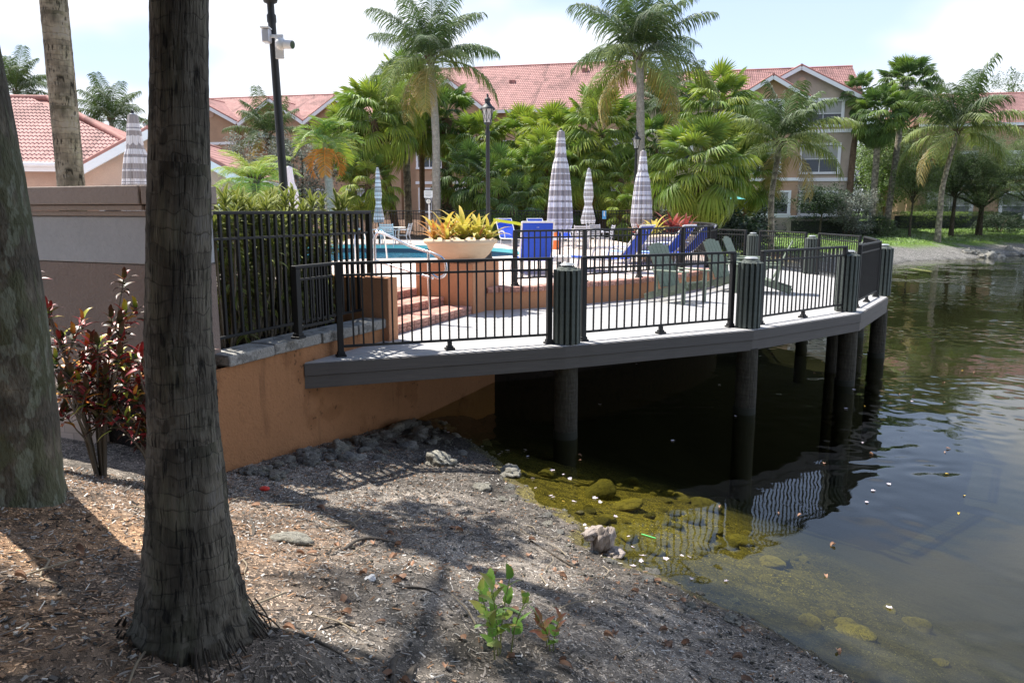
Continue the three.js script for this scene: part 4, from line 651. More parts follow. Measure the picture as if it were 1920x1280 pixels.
{ // lawn blades on the far bank
  const R = rng(8), sp = []; for (let k = 0; k < 26000; k++) { const x = mix(8, 60, R()), z = mix(-36, -66, Math.pow(R(), 1.1)); if (x < 8 || sdist(FARS, x, z) < 3.1 + fbm(x * 0.9 + 8, z * 0.9, 3, 65) || x > -z * 0.75) continue; sp.push(V3(x, heightAt(x, z) - 0.01, z)); }
  const m = new MB(), Q = rng(3); for (let i = 0; i < 14; i++) { const a = Q() * 6.28, o = V3((Q() - 0.5) * 0.3, 0, (Q() - 0.5) * 0.3), h = 0.05 + 0.06 * Q(), c = tint(Q, 0.2), s = V3(Math.cos(a) * 0.012, 0, Math.sin(a) * 0.012); const id = [o.clone().sub(s), o.clone().add(s), o.clone().add(V3((Q() - 0.5) * 0.06, h, (Q() - 0.5) * 0.06))].map((v) => m.vert(v, V3(0, 1, 0), 0, 0, c)); m.i.push(...id); }
  const g = foliage(scene, 'lawn_grass', m.geo(), leafM(C(0.2, 0.36, 0.045), 0.3), sp, 'stuff', 0.8, 1.4, 5); tag(g, 'short green grass on the far bank', 'grass');
}

tree('shade_tree', 'added unseen leafy tree behind the viewer, left, blocking sky light', [-5.0, 1.2, 5.0], 11.5, 6.6, { n: 2300, mat: 'darkBush', cl: 'big', seed: 31, trunkR: 0.25, low: 0.22, nb: 14 });  // unseen trees added behind the camera to cut sky fill on the foreground
tree('shade_tree', 'added unseen leafy tree straight behind the viewer, blocking sky light', [0.8, 1.2, 5.0], 12.5, 7.0, { n: 2300, mat: 'darkBush', cl: 'big', seed: 32, trunkR: 0.25, low: 0.22, nb: 14 });
tree('shade_tree', 'added unseen leafy tree behind the viewer, right, blocking sky light', [7.0, 0.9, 7.0], 11.5, 6.6, { n: 2300, mat: 'darkBush', cl: 'big', seed: 33, trunkR: 0.25, low: 0.22, nb: 14 });

// ---------------------------------------------------------------- buildings
function tileSheet(mb, O, U, up, lenU, v0, v1) {   // ribbed clay roof: O eave corner, U along the eave, up along the slope; v0(u), v1(u) bound each column
  const n = U.clone().cross(up).normalize(), dn = 0.155, K = 4, co = 0.36, cols = Math.round(lenU / dn);
  for (let i = 0; i < cols; i++) {
    const u0 = i * lenU / cols, w = lenU / cols, a = v0(u0 + w / 2), b = v1(u0 + w / 2); if (b - a < 0.05) continue;
    for (let j = Math.floor(a / co); j * co < b; j++) {
      const va = Math.max(a, j * co), vb = Math.min(b, (j + 1) * co + 0.02); if (vb - va < 0.02) continue; let prev = null;
      for (let k = 0; k <= K; k++) {
        const f = k / K, h = 0.055 * Math.sin(Math.PI * f) ** 0.8, nn = n.clone().addScaledVector(U, Math.cos(Math.PI * f) * 0.8).normalize(), base = O.clone().addScaledVector(U, u0 + w * f), lift = (v) => 0.03 * (1 - (v - j * co) / co);
        const q = [va, vb].map((v) => mb.vert(base.clone().addScaledVector(up, v).addScaledVector(n, h + lift(v)), nn, u0 + w * f, v)); const lip = va === j * co ? mb.vert(base.clone().addScaledVector(up, va).addScaledVector(n, -0.01), up.clone().negate(), u0 + w * f, va) : -1;
        if (prev) { mb.i.push(prev[0], q[0], q[1], prev[0], q[1], prev[1]); if (lip >= 0) mb.i.push(prev[2], lip, q[0], prev[2], q[0], prev[0]); } prev = [...q, lip];
      }
    }
  }
}
const beam = (mb, a, b, w, h) => { const d = b.clone().sub(a), L = d.length(), m = new THREE.Matrix4().lookAt(a, b, V3(0, 1, 0)); m.setPosition(a.clone().lerp(b, 0.5)); mb.add(metricUV(new THREE.BoxGeometry(w, h, L)), m); return mb; };
function windowIn(t, u, y, w, h, z, { trim = 0.16, panes = 2, blind = true } = {}) {
  const f = new MB(); f.box(0, h / 2 + trim / 2, 0, w + 2 * trim, trim, 0.14).box(0, -h / 2 - trim / 2, 0.02, w + 2 * trim + 0.06, trim, 0.18).box(-w / 2 - trim / 2, 0, 0, trim, h - 0.004, 0.14).box(w / 2 + trim / 2, 0, 0, trim, h - 0.004, 0.14);
  const m = part('window', f.geo(), M.trim, t, [u, y, z + 0.05]);
  for (let k = 0; k < panes; k++) { const pw = w / panes; part('pane', box(pw - 0.05, h - 0.02, 0.03), M.glass, m, [-w / 2 + pw * (k + 0.5), 0, -0.02]); if (blind) part('blind', box(pw - 0.09, h * 0.5, 0.012), M.blind, m, [-w / 2 + pw * (k + 0.5), h * 0.22, 0.004]); part('sash', new MB().box(0, 0, 0, pw - 0.05, 0.05, 0.04).box(pw / 2 - 0.025, 0, 0.003, 0.05, h - 0.03, 0.04).geo(), M.trim, m, [-w / 2 + pw * (k + 0.5), -0.02, 0.006]); }
}
function gable(t, u0, u1, yE, yA, zF, zB, wallMat, wallY0, over = 0.5, withWall = true) {   // front-facing gable
  const um = (u0 + u1) / 2, hw = (u1 - u0) / 2 + over, yo = yE - over * (yA - yE) / ((u1 - u0) / 2), L = Math.hypot(hw, yA - yo), dep = zF + over - zB;
  if (withWall) { const s = new THREE.Shape([[u0, wallY0], [u1, wallY0], [u1, yE - 0.03], [um, yA - 0.06], [u0, yE - 0.03]].map(([a, b]) => new THREE.Vector2(a, b))); const g = new THREE.ExtrudeGeometry(s, { depth: zF - zB, bevelEnabled: false }); g.translate(0, 0, zB); part('wall', metricUV(g), wallMat, t); }
  const mb = new MB(); tileSheet(mb, V3(um - hw, yo, zB), V3(0, 0, 1), V3(hw, yA - yo, 0).normalize(), dep, () => 0, () => L); tileSheet(mb, V3(um + hw, yo, zF + over), V3(0, 0, -1), V3(-hw, yA - yo, 0).normalize(), dep, () => 0, () => L);
  const roof = tag(part('roof', mb.geo(), M.tile, t), null, null, null, 'stuff'); 
  const f = new MB(); for (const s of [-1, 1]) beam(f, V3(um + s * hw, yo - 0.16, zF + over + 0.03), V3(um, yA - 0.14, zF + over + 0.03), 0.09, 0.26); part('rake_board', f.geo(), M.trim, t);
  const e = new MB(); for (const s of [-1, 1]) e.box(um + s * hw, yo - 0.1, (zF + zB + over) / 2, 0.1, 0.22, dep - 0.1); part('eave_board', e.geo(), M.trim, t);
  const rc = new MB(); rc.tube([V3(um, yA + 0.03, zF + over + 0.05), V3(um, yA + 0.03, zB)], 0.11, 8); for (const s of [-1, 1]) rc.tube([V3(um + s * hw, yo + 0.05, zF + over), V3(um, yA + 0.05, zF + over)], 0.085, 6); part('ridge_tiles', rc.geo(), M.tileCap, t);
  const so = new MB(); for (const s of [-1, 1]) so.quad(...(s > 0 ? [V3(um, yA - 0.09, zF + over), V3(um, yA - 0.09, zB), V3(um + hw, yo - 0.09, zB), V3(um + hw, yo - 0.09, zF + over)] : [V3(um - hw, yo - 0.09, zF + over), V3(um - hw, yo - 0.09, zB), V3(um, yA - 0.09, zB), V3(um, yA - 0.09, zF + over)])); part('soffit', so.geo(), M.trim, t);
}
function longRoof(t, u0, u1, zE, yE, zR, yR) {
  const up = V3(0, yR - yE, zR - zE), L = up.length(); up.normalize(); const mb = new MB(); tileSheet(mb, V3(u0, yE, zE), V3(1, 0, 0), up, u1 - u0, () => 0, () => L); tag(part('roof', mb.geo(), M.tile, t), null, null, null, 'stuff');
  const b = new MB(); b.quad(V3(u1, yE, 2 * zR - zE), V3(u0, yE, 2 * zR - zE), V3(u0, yR, zR), V3(u1, yR, zR)).tri(V3(u0, yE, 2 * zR - zE), V3(u0, yE, zE), V3(u0, yR, zR)).tri(V3(u1, yE, zE), V3(u1, yE, 2 * zR - zE), V3(u1, yR, zR)).quad(V3(u0, yE - 0.06, zE), V3(u0, yE - 0.06, 2 * zR - zE), V3(u1, yE - 0.06, 2 * zR - zE), V3(u1, yE - 0.06, zE)); part('roof_underlay', b.geo(), M.tileCap, t);
  part('ridge_tiles', new MB().tube([V3(u0, yR + 0.03, zR), V3(u1, yR + 0.03, zR)], 0.12, 8).geo(), M.tileCap, t); part('eave_board', new MB().box((u0 + u1) / 2, yE - 0.1, zE + 0.04, u1 - u0, 0.24, 0.08).geo(), M.trim, t);
}
{
  const t = thing('apartment_building', 'long three storey tan apartment building with pink tiled roofs behind the palms', 'building', [-27.8, 0, -70], -0.221), G0 = 0.8;
  const wl = (u0, u1, z0, z1, y1, m, name = 'wall') => part(name, box(u1 - u0, y1 - G0, z1 - z0), m, t, [(u0 + u1) / 2, (G0 + y1) / 2, (z0 + z1) / 2]);
  wl(4.4, 19, -11, 0, 10.5, M.wall); wl(19, 38.6, -14, -0.6, 10.75, M.wall); wl(38.6, 54, -11, -0.02, 10.9, M.wallGrey);
  longRoof(t, -3, 18.6, 0.6, 10.45, -5.2, 13.15); longRoof(t, 18.2, 38.4, 0, 10.75, -7.6, 15.4); longRoof(t, 38, 54.6, 0.55, 10.85, -5.2, 13.9);
  gable(t, -3.6, 4.4, 10.55, 12.6, 0.9, -5, M.wall, G0); gable(t, 5.6, 10.6, 10.45, 12.05, 1.0, -3.2, M.wall, 8.2); gable(t, 11.6, 16.4, 10.45, 12.0, 1.0, -3.2, M.wall, 8.2); gable(t, 20.6, 26.4, 10.9, 13.15, 0.7, -4, M.wall, G0);
  gable(t, 46, 54.1, 11.0, 13.1, 0.6, -4.6, M.wallGrey, G0); gable(t, 45.9, 50.2, 11.05, 12.35, 1.7, 0.62, M.wall, G0);
  for (const y of [8.55, 5.1]) part('band_course', new MB().box(0.4, y, 0.95, 8.1, 0.22, 0.12).box(52.3, y, 0.64, 3.9, 0.24, 0.14).box(48.05, y, 1.74, 4.4, 0.22, 0.14).box(23.5, y, 0.72, 5.9, 0.22, 0.12).geo(), M.trim, t);
  part('plinth', new MB().box(48.05, 1.5, 1.74, 4.42, 1.7, 0.16).box(52.3, 1.5, 0.66, 3.8, 1.7, 0.2).geo(), M.wallGrey, t); part('band_course', new MB().box(48.05, 2.42, 1.76, 4.44, 0.16, 0.18).box(52.3, 2.42, 0.68, 3.8, 0.16, 0.22).geo(), M.trim, t);
  for (const [u, y, w, h, z] of [[51.8, 9.8, 2.5, 1.6, 0.6], [51.75, 6.6, 2.5, 1.9, 0.6], [51.8, 3.4, 2.4, 1.5, 0.6], [47.6, 9.8, 2.4, 1.6, 1.7], [47.5, 6.6, 2.6, 1.9, 1.7], [48.2, 3.4, 2.8, 1.5, 1.7], [21.9, 3.7, 1.9, 1.7, 0.7], [21.8, 7.3, 2.0, 1.9, 0.7], [24.8, 7.3, 1.6, 1.9, 0.7], [24.9, 3.7, 1.6, 1.7, 0.7], [28.8, 7.4, 2.0, 1.8, -0.6], [29.0, 3.8, 2.2, 1.7, -0.6], [33.2, 7.4, 2.0, 1.8, -0.6], [33.4, 3.8, 2.2, 1.7, -0.6], [37, 7.4, 1.8, 1.8, -0.6], [41.5, 7.3, 2, 1.8, 0], [41.5, 3.8, 2, 1.7, 0], [36.8, 3.8, 1.8, 1.7, -0.6], [15.4, 3.6, 2.4, 1.9, 0], [11, 3.6, 2.2, 1.9, 0], [8, 7.2, 1.8, 1.7, 0], [14, 7.2, 1.8, 1.7, 0]]) windowIn(t, u, y, w, h, z);
  const v = new MB(); v.add(new THREE.CylinderGeometry(0.3, 0.3, 0.06, 16), new THREE.Matrix4().makeRotationX(Math.PI / 2).setPosition(2.2, 11.0, 0.92)); part('gable_vent', v.geo(), M.wallPink, t); const v2 = new MB(); v2.add(new THREE.CylinderGeometry(0.3, 0.3, 0.06, 16), new THREE.Matrix4().makeRotationX(Math.PI / 2).setPosition(50.2, 12.1, 0.62)); part('gable_vent', v2.geo(), M.wallPink, t);
  for (const [u, y, z] of [[33.5, 14.5, -6.1], [27.5, 13.5, -4.6], [13.2, 12.7, -4.3]]) part('roof_vent', rbox(0.5, 0.55, 0.5, 0.03), M.tileCap, t, [u, y, z]);
}
{
  const t = thing('clubhouse', 'low peach stucco clubhouse with pink tiled roof at the left', 'building', [-12.15, 0, -27], 0.12);
  gable(t, -2.5, 2.5, 4.2, 5.55, 0, -9, M.wallPink, 1.4, 0.35);
  part('wall', box(12, 3.2, 8), M.wallPink, t, [-8.6, 2.9, -7]);
  const up = V3(0, 3.1, -6.2), L = up.length(); up.normalize(); const mb = new MB(), W = 15; tileSheet(mb, V3(-15.4, 4.55, -2.55), V3(1, 0, 0), up, W, () => 0, (u) => Math.min(L, (W - u) * 0.94)); tag(part('roof', mb.geo(), M.tile, t), null, null, null, 'stuff');
  part('roof_underlay', new MB().quad(V3(-15.4, 4.5, -2.55), V3(-0.4, 4.5, -2.55), V3(-7, 7.55, -8.7), V3(-15.4, 7.55, -8.7)).quad(V3(-0.4, 4.5, -2.55), V3(-0.4, 4.5, -15), V3(-7, 7.55, -8.8), V3(-7, 7.55, -8.7)).geo(), M.tileCap, t);
  part('ridge_tiles', new MB().tube([V3(-0.5, 4.62, -2.5), V3(-7, 7.66, -8.75)], 0.13, 8).tube([V3(-7, 7.66, -8.75), V3(-15.4, 7.66, -8.75)], 0.13, 8).geo(), M.tileCap, t);
  part('eave_board', new MB().box(-9, 4.4, -2.5, 12.8, 0.28, 0.1).geo(), M.trim, t); part('gutter', new MB().tube([V3(-15, 4.5, -2.38), V3(-2.7, 4.5, -2.38)], 0.09, 8).geo(), M.trim, t);
  windowIn(t, -1.0, 3.1, 1.5, 0.7, 0, { blind: false }); windowIn(t, 2.0 - 0.2, 2.4, 0.5, 1.2, 0, { blind: false, panes: 1 }); windowIn(t, -7.4, 3.0, 0.9, 1.6, -3, { blind: false, panes: 1 });
}
{
  const t = thing('apartment_building', 'tan apartment building with white trimmed ground floor windows at the far right', 'building', [35.4, 0, -68.5], -0.16);
  part('wall', box(30, 10, 12), M.wall, t, [15, 5.2, -6]); longRoof(t, -0.6, 31, 0.6, 10.1, -6, 13.3);
  for (const [u, w] of [[2.6, 3.2], [8.6, 3.6], [14.5, 3], [20, 3]]) for (const y of [3.3, 6.7]) windowIn(t, u, y, w, 1.8, 0, { trim: 0.28 });
  part('band_course', new MB().box(15, 5.0, 0.04, 30, 0.25, 0.14).geo(), M.trim, t); part('door', box(1.3, 2.4, 0.1), M.glass, t, [12, 2.6, 0.04]);
}
{
  const t = thing('white_fence', 'white panel fence showing between trunks beyond the far lawn', 'fence', [36, 0, -78]);
  for (let k = 0; k < 5; k++) part('panel', rbox(1.24, 2.9, 0.06, 0.01), M.trim, t, [0.65 + k * 1.3, 3.2, 0]);
  for (let k = 0; k < 6; k++) part('post', box(0.12, 3.3, 0.12), M.trim, t, [k * 1.3, 3.1, 0]);
}

// ---------------------------------------------------------------- lamps, umbrellas, pool furniture
function lanternPost(label, base, H, s = 1, top) {
  const t = thing('lamp_post', label, 'lamp post', base, 0.3); if (top) { const d = V3(...top).sub(V3(...base)).normalize(); t.quaternion.setFromUnitVectors(V3(0, 1, 0), d); }
  const p = new MB(); p.lathe([[0.14, 0], [0.14, 0.1], [0.09, 0.2], [0.075, 0.5], [0.058, 0.6], [0.05, H - 0.3], [0.06, H - 0.28], [0.06, H - 0.2], [0.045, H - 0.18], [0.045, H - 0.06], [0.085, H - 0.04], [0.095, H]], 16); part('post', p.geo(), M.blackMatte, t);
  const h = new THREE.Group(); h.name = 'lantern'; h.position.y = H; h.scale.setScalar(s); t.add(h);
  const r0 = 0.1, r1 = 0.145, hh = 0.33, fr = new MB(), gl = new MB();
  for (let k = 0; k < 6; k++) {
    const a = k / 6 * 6.2832, b = (k + 1) / 6 * 6.2832, P = (an, r, y) => V3(Math.cos(an) * r, y, Math.sin(an) * r);
    fr.tube([P(a, r0, 0), P(a, r1, hh)], 0.008, 6); fr.tube([P(a, r0 + 0.004, 0), P(b, r1 + 0.004, hh)], 0.004, 5, false); fr.tube([P(b, r0 + 0.004, 0), P(a, r1 + 0.004, hh)], 0.004, 5, false);
    gl.quad(P(b, r0 - 0.006, 0), P(a, r0 - 0.006, 0), P(a, r1 - 0.006, hh), P(b, r1 - 0.006, hh));
  }
  part('frame', fr.geo(), M.blackMatte, h); part('panes', gl.geo(), std(C(0.62, 0.6, 0.56), 0.4), h);
  const rf = new MB(); rf.lathe([[0.19, hh - 0.01], [0.185, hh + 0.025], [0.13, hh + 0.07], [0.07, hh + 0.14], [0.062, hh + 0.2], [0.085, hh + 0.22], [0.07, hh + 0.25], [0.03, hh + 0.28], [0.022, hh + 0.32], [0.03, hh + 0.345], [0.001, hh + 0.38]], 16); part('lantern_roof', rf.geo(), M.blackMatte, h);
  return t;
}
lanternPost('black lantern lamp post standing behind the planter, in front of the fan palms', [-0.61, 1.5, -20], 3.52);
lanternPost('small black lantern lamp post beside the right plaid umbrella', [4.85, 1.5, -31], 3.75);
lanternPost('tall leaning black lamp post with security cameras, behind the hedge', [-3.03, 1.5, -10.6], 4.05, 1.1, [-3.13, 5.51, -10.6]);
{
  const a = thing('security_camera', 'white bullet security camera on its plate, right side of the leaning lamp post', 'security camera', [-3.01, 4.94, -10.5]);
  part('plate', rbox(0.11, 0.3, 0.03, 0.006), M.whitePaint, a); const b = new MB(); b.add(new THREE.SphereGeometry(0.075, 14, 10), new THREE.Matrix4().setPosition(0.04, 0.02, 0.07)); b.tube([V3(0.04, 0.02, 0.06), V3(0.2, 0.0, 0.12)], 0.055, 14); const bd = part('body', b.geo(), M.whitePaint, a); const l = new MB(); l.tube([V3(0.195, 0.001, 0.118), V3(0.206, -0.001, 0.122)], 0.047, 14); part('lens', l.geo(), M.glass, bd);
  const c = thing('security_camera', 'grey box camera on the left side of the leaning lamp post', 'security camera', [-3.17, 5.07, -10.5]); part('housing', rbox(0.1, 0.17, 0.14, 0.02), M.alu, c); part('bracket', rbox(0.08, 0.04, 0.04, 0.006), M.whitePaint, c, [0.07, 0, 0]); part('hood', rbox(0.115, 0.02, 0.16, 0.005), M.whitePaint, c, [0, 0.095, 0.01]);
}
function pleated(prof, n, amp, vs, seed) {   // a folded cloth of revolution; prof: [radius, y], v runs from top
  const m = new MB(), K = n * 6, R = rng(seed), off = Array.from({ length: n }, () => 0.7 + 0.6 * R()); let L = 0; const rows = [];
  prof.forEach(([r, y], j) => { if (j) L += Math.hypot(r - prof[j - 1][0], y - prof[j - 1][1]); const f = j / (prof.length - 1), row = []; for (let k = 0; k <= K; k++) { const a = k / K * 6.2832, fold = Math.abs(Math.sin(a * n / 2)), o = off[Math.floor(k / 6) % n], rr = r * (1 - amp * f * o * (1 - fold)), hem = j === prof.length - 1 ? -0.06 * fold : 0; row.push(m.vert(V3(Math.cos(a) * rr, y + hem, Math.sin(a) * rr), V3(0, 1, 0), k / K * 2, L * vs)); } rows.push(row); });
  for (let j = 0; j + 1 < rows.length; j++) for (let k = 0; k < K; k++) m.i.push(rows[j][k], rows[j][k + 1], rows[j + 1][k + 1], rows[j][k], rows[j + 1][k + 1], rows[j + 1][k]);
  return m.geo(true);
}
function umbrella(label, base, H, w, { mat = 'plaid', tied = false, turn = 0, top = true } = {}) {
  const t = thing('closed_umbrella', label, 'umbrella', base, turn), L = H - 0.95;
  part('pole', new MB().tube([V3(0, 0, 0), V3(0, H + 0.04, 0)], 0.024, 10).geo(), M.blackMatte, t);
  part('base_weight', new MB().lathe([[0, 0], [0.27, 0], [0.27, 0.05], [0.2, 0.08], [0.05, 0.1], [0.04, 0.3], [0, 0.3]], 20).geo(), M.blackMatte, t);
  const pr = tied ? [[0.03, H], [0.06, H - 0.06], [w * 0.4, H - 0.3 * L], [w * 0.5, H - 0.5 * L], [w * 0.36, H - 0.66 * L], [w * 0.62, H - 0.85 * L], [w * 0.75, H - 0.95 * L], [w * 0.66, H - L]] : [[0.04, H - 0.1], [w * 0.36, H - 0.24 * L], [w * 0.58, H - 0.33 * L], [w * 0.72, H - 0.45 * L], [w * 0.84, H - 0.6 * L], [w * 0.95, H - 0.8 * L], [w, H - 0.93 * L], [w * 0.82, H - L]];
  part('canopy', pleated(pr, 11, tied ? 0.42 : 0.48, 1.25, 5 + Math.round(H * 10)), M[mat], t);
  if (top) part('vent_cap', pleated([[0.02, H], [0.075, H - 0.03], [w * 0.36, H - 0.14 * L], [w * 0.45, H - 0.25 * L]], 8, 0.25, 0.9, 8), M[mat], t);
  return t;
}
umbrella('tallest closed plaid umbrella, straight ahead over the curved wall', [1.02, 1.5, -16.6], 3.0, 0.28, { turn: 0.4 });
umbrella('closed plaid umbrella leaning beside the tallest coconut palm trunk', [3.31, 1.5, -20], 2.85, 0.28, { turn: 1.1 });
umbrella('small tied pale plaid umbrella over the right white table', [2.58, 1.5, -26.5], 2.75, 0.34, { tied: true, top: false });
umbrella('slim tied pale plaid umbrella over the left white table', [-5.07, 1.5, -29.8], 2.95, 0.28, { tied: true, top: false });
umbrella('closed plaid umbrella half hidden by the big palm trunk at left', [-5.98, 1.5, -12.6], 2.86, 0.3, { turn: 0.2 });
umbrella('plain white closed umbrella beside the leaning lamp post', [-5.08, 1.5, -18], 2.35, 0.26, { mat: 'paleCloth' });
{
  const t = thing('open_umbrella', 'open teal umbrella in the shade before the grey gable', 'umbrella', [9.87, 1.45, -36]); part('pole', new MB().tube([V3(0, 0, 0), V3(0, 2.2, 0)], 0.025, 8).geo(), M.blackMatte, t);
  part('canopy', new MB().add(new THREE.ConeGeometry(0.85, 0.28, 8, 1, true), new THREE.Matrix4().setPosition(0, 2.05, 0)).geo(), M.tealCloth, t);
}

function lounger(label, pos, turn, back = 0.6, towel = false) {
  const t = thing('pool_lounger', label, 'lounger', pos, turn, 'blue sling pool loungers'), bl = 0.84, by = 0.37, bz = -0.32, ty = by + bl * Math.cos(back), tz = bz - bl * Math.sin(back), w = 0.31;
  const fr = new MB(); for (const s of [-1, 1]) { fr.tube(curve([[s * w, by, 1.25], [s * w, by, bz], [s * w, by + 0.02, bz - 0.01]], 8), 0.018, 7); fr.tube([V3(s * w, by + 0.01, bz), V3(s * w, ty, tz)], 0.018, 7); } fr.tube([V3(-w, ty, tz), V3(w, ty, tz)], 0.018, 7); fr.tube([V3(-w, by, 1.25), V3(w, by, 1.25)], 0.018, 7); part('frame', fr.geo(), M.whitePaint, t);
  const bs = new MB(), a = V3(-w + 0.015, by + 0.03, bz), b = V3(w - 0.015, by + 0.03, bz), c = V3(w - 0.015, ty, tz), d = V3(-w + 0.015, ty, tz), sag = V3(0, -0.02, -0.05), P = (f, g) => a.clone().lerp(b, f).lerp(d.clone().lerp(c, f), g).addScaledVector(sag, Math.sin(Math.PI * g) * (0.6 + 0.4 * Math.sin(Math.PI * f)));
  for (let i = 0; i < 4; i++) for (let j = 0; j < 6; j++) bs.quad(P(i / 4, j / 6), P((i + 1) / 4, j / 6), P((i + 1) / 4, (j + 1) / 6), P(i / 4, (j + 1) / 6)); const sl = bs.geo(); const m2 = M.blue.clone(); m2.side = THREE.DoubleSide; part('back_sling', sl, lounger.m ??= m2, t);
  part('label_patch', box(0.05, 0.03, 0.012), M.whitePaint, t, [0, ty - 0.09, tz + 0.03]);
  part('seat_sling', rbox(w * 2 - 0.03, 0.012, 1.5, 0.004), M.blue, t, [0, by + 0.006, 0.47]);
  for (const z of [-0.22, 1.0]) { const l = new MB(); l.tube(curve([[-w, by - 0.01, z], [-w - 0.02, 0.12, z + 0.05], [-w, 0.018, z + 0.1], [w, 0.018, z + 0.1], [w + 0.02, 0.12, z + 0.05], [w, by - 0.01, z]], 26), 0.016, 7); part('leg', l.geo(), M.whitePaint, t); }
  for (const s of [-1, 1]) { const l = new MB(); l.tube(curve([[s * (w + 0.02), by, 0.3], [s * (w + 0.03), by + 0.2, 0.22], [s * (w + 0.03), by + 0.24, -0.05], [s * (w + 0.02), by + 0.2, -0.36]], 14), 0.017, 7); part('armrest', l.geo(), M.whitePaint, t); }
  if (towel) { const k = tag(part('pool_towel', new MB().rbox(0, 0, 0, 0.5, 0.016, 1.3, 0.006).geo(), M.towel, scene), 'light blue towel laid along ' + towel, 'towel'); k.position.copy(V3(0, by + 0.022, 0.5).applyAxisAngle(V3(0, 1, 0), turn).add(V3(...pos))); k.rotation.y = turn; }
}
lounger('blue lounger seen from behind, right of the planter pot, before the tallest umbrella', [0.42, 1.5, -15.6], Math.PI + 0.12, 0.42);
lounger('blue lounger leaning right, seen between the tallest umbrella and right plaid umbrella', [2.09, 1.5, -16.2], -2.2, 0.62);
lounger('blue lounger left of the pair beside the red bromeliads', [3.37, 1.5, -18.2], -2.25, 0.68, 'the lounger beside the red bromeliads');
lounger('blue lounger at the right end beside the curved fence, half covered by towel', [3.9, 1.5, -18.6], -2.25, 0.72);
lounger('far blue lounger left, across the pool behind the yellow tape', [-0.04, 1.5, -28.5], 0.35, 0.62);
lounger('far blue lounger in the middle, across the pool beside the traffic cone', [1.12, 1.5, -28.5], 0.35, 0.62);
lounger('far blue lounger right, just behind the tallest umbrella pole', [2.02, 1.5, -28.5], 0.35, 0.62);

function slatChair(label, pos, turn) {
  const t = thing('patio_chair', label, 'chair', pos, turn, 'grey slatted patio chairs round the white tables');
  for (const s of [-1, 1]) { const l = new MB(); l.tube(curve([[s * 0.25, 0, 0.24], [s * 0.25, 0.42, 0.22], [s * 0.26, 0.62, 0.18], [s * 0.26, 0.64, -0.2]], 14), 0.016, 6); part('armrest', l.geo(), M.alu, t); const q = new MB(); q.tube([V3(s * 0.24, 0, -0.28), V3(s * 0.24, 0.42, -0.2), V3(s * 0.24, 0.88, -0.32)], 0.016, 6); part('rear_leg', q.geo(), M.alu, t); }
  for (let k = 0; k < 6; k++) part('back_slat', rbox(0.46, 0.042, 0.014, 0.004), M.alu, t, [0, 0.5 + k * 0.068, -0.22 - k * 0.018]);
  for (let k = 0; k < 6; k++) part('seat_slat', rbox(0.46, 0.014, 0.06, 0.004), M.alu, t, [0, 0.43, -0.17 + k * 0.075]);
}
function patioTable(label, pos) {
  const t = thing('patio_table', label, 'table', pos); part('tabletop', new MB().lathe([[0, 0.7], [0.54, 0.7], [0.55, 0.72], [0.53, 0.735], [0, 0.735]], 28).geo(), M.cream, t); const l = new MB(); for (let k = 0; k < 4; k++) { const a = k * 1.571 + 0.6; l.tube(curve([[Math.cos(a) * 0.45, 0, Math.sin(a) * 0.45], [Math.cos(a) * 0.36, 0.4, Math.sin(a) * 0.36], [Math.cos(a) * 0.4, 0.7, Math.sin(a) * 0.4]], 8), 0.02, 6); } part('legs', l.geo(), M.cream, t);
}
patioTable('white round patio table at the left under the slim tied umbrella', [-4.6, 1.5, -29.8]); patioTable('white round patio table at the right under the small tied umbrella', [2.49, 1.5, -26.5]);
slatChair('patio chair with its back to us at the left white table', [-4.62, 1.5, -29], Math.PI); slatChair('patio chair side on at the right of the left white table', [-4.15, 1.5, -29.6], -1.7); slatChair('patio chair side on at the left of the left white table', [-5.11, 1.5, -29.6], 1.5);
slatChair('patio chair with its back to us at the right white table', [2.27, 1.5, -25.7], Math.PI); slatChair('patio chair at the left of the right white table', [1.93, 1.5, -26.3], 1.45); slatChair('patio chair facing us behind the right white table', [2.91, 1.5, -27.4], 0.1); slatChair('patio chair side on at the right of the right white table', [3.1, 1.5, -26.2], -1.5);
{ // low white plastic side table by the near lounger
  const t = thing('side_table', 'low white plastic side table behind the first ribbed post', 'table', [0.93, 1.5, -15.6]); part('tabletop', rbox(0.5, 0.035, 0.5, 0.012), M.whitePaint, t, [0, 0.44, 0]); for (const x of [-0.2, 0.2]) for (const z of [-0.2, 0.2]) part('leg', rbox(0.06, 0.42, 0.05, 0.01), M.whitePaint, t, [x, 0.21, z]); part('apron', rbox(0.44, 0.07, 0.44, 0.01), M.whitePaint, t, [0, 0.385, 0]);
}
{
  const cone = (label, pos, s) => { const t = thing('traffic_cone', label, 'traffic cone', pos, 0.3); part('cone_body', new MB().lathe([[0.15, 0.03], [0.035, 0.72], [0.02, 0.73], [0, 0.73]], 20).geo(), M.cone, t); part('base', rbox(0.36, 0.035, 0.36, 0.01), M.cone, t, [0, 0.018, 0]); part('band', new MB().lathe([[0.098, 0.36], [0.082, 0.46]], 20).geo(), M.trim, t); t.scale.setScalar(s); };
  cone('orange traffic cone right of the yellow tape, across the pool', [1.42, 1.5, -25.5], 1.1); cone('orange traffic cone half hidden behind the planter leaves and near lounger', [0.41, 1.5, -27.5], 0.95);
  const P = curve([[-0.62, 2.55, -26], [0, 2.46, -26], [0.76, 2.36, -25.8], [1.42, 2.61, -25.4]], 30), m = new MB(); for (let k = 0; k + 1 < P.length; k++) { const h = V3(0, 0.05, 0); m.quad(P[k].clone().sub(h), P[k + 1].clone().sub(h), P[k + 1].clone().add(h), P[k].clone().add(h)); } tag(part('barrier_tape', m.geo(), M.tape, scene), 'yellow barrier tape strung between the traffic cones across the pool', 'tape');
}
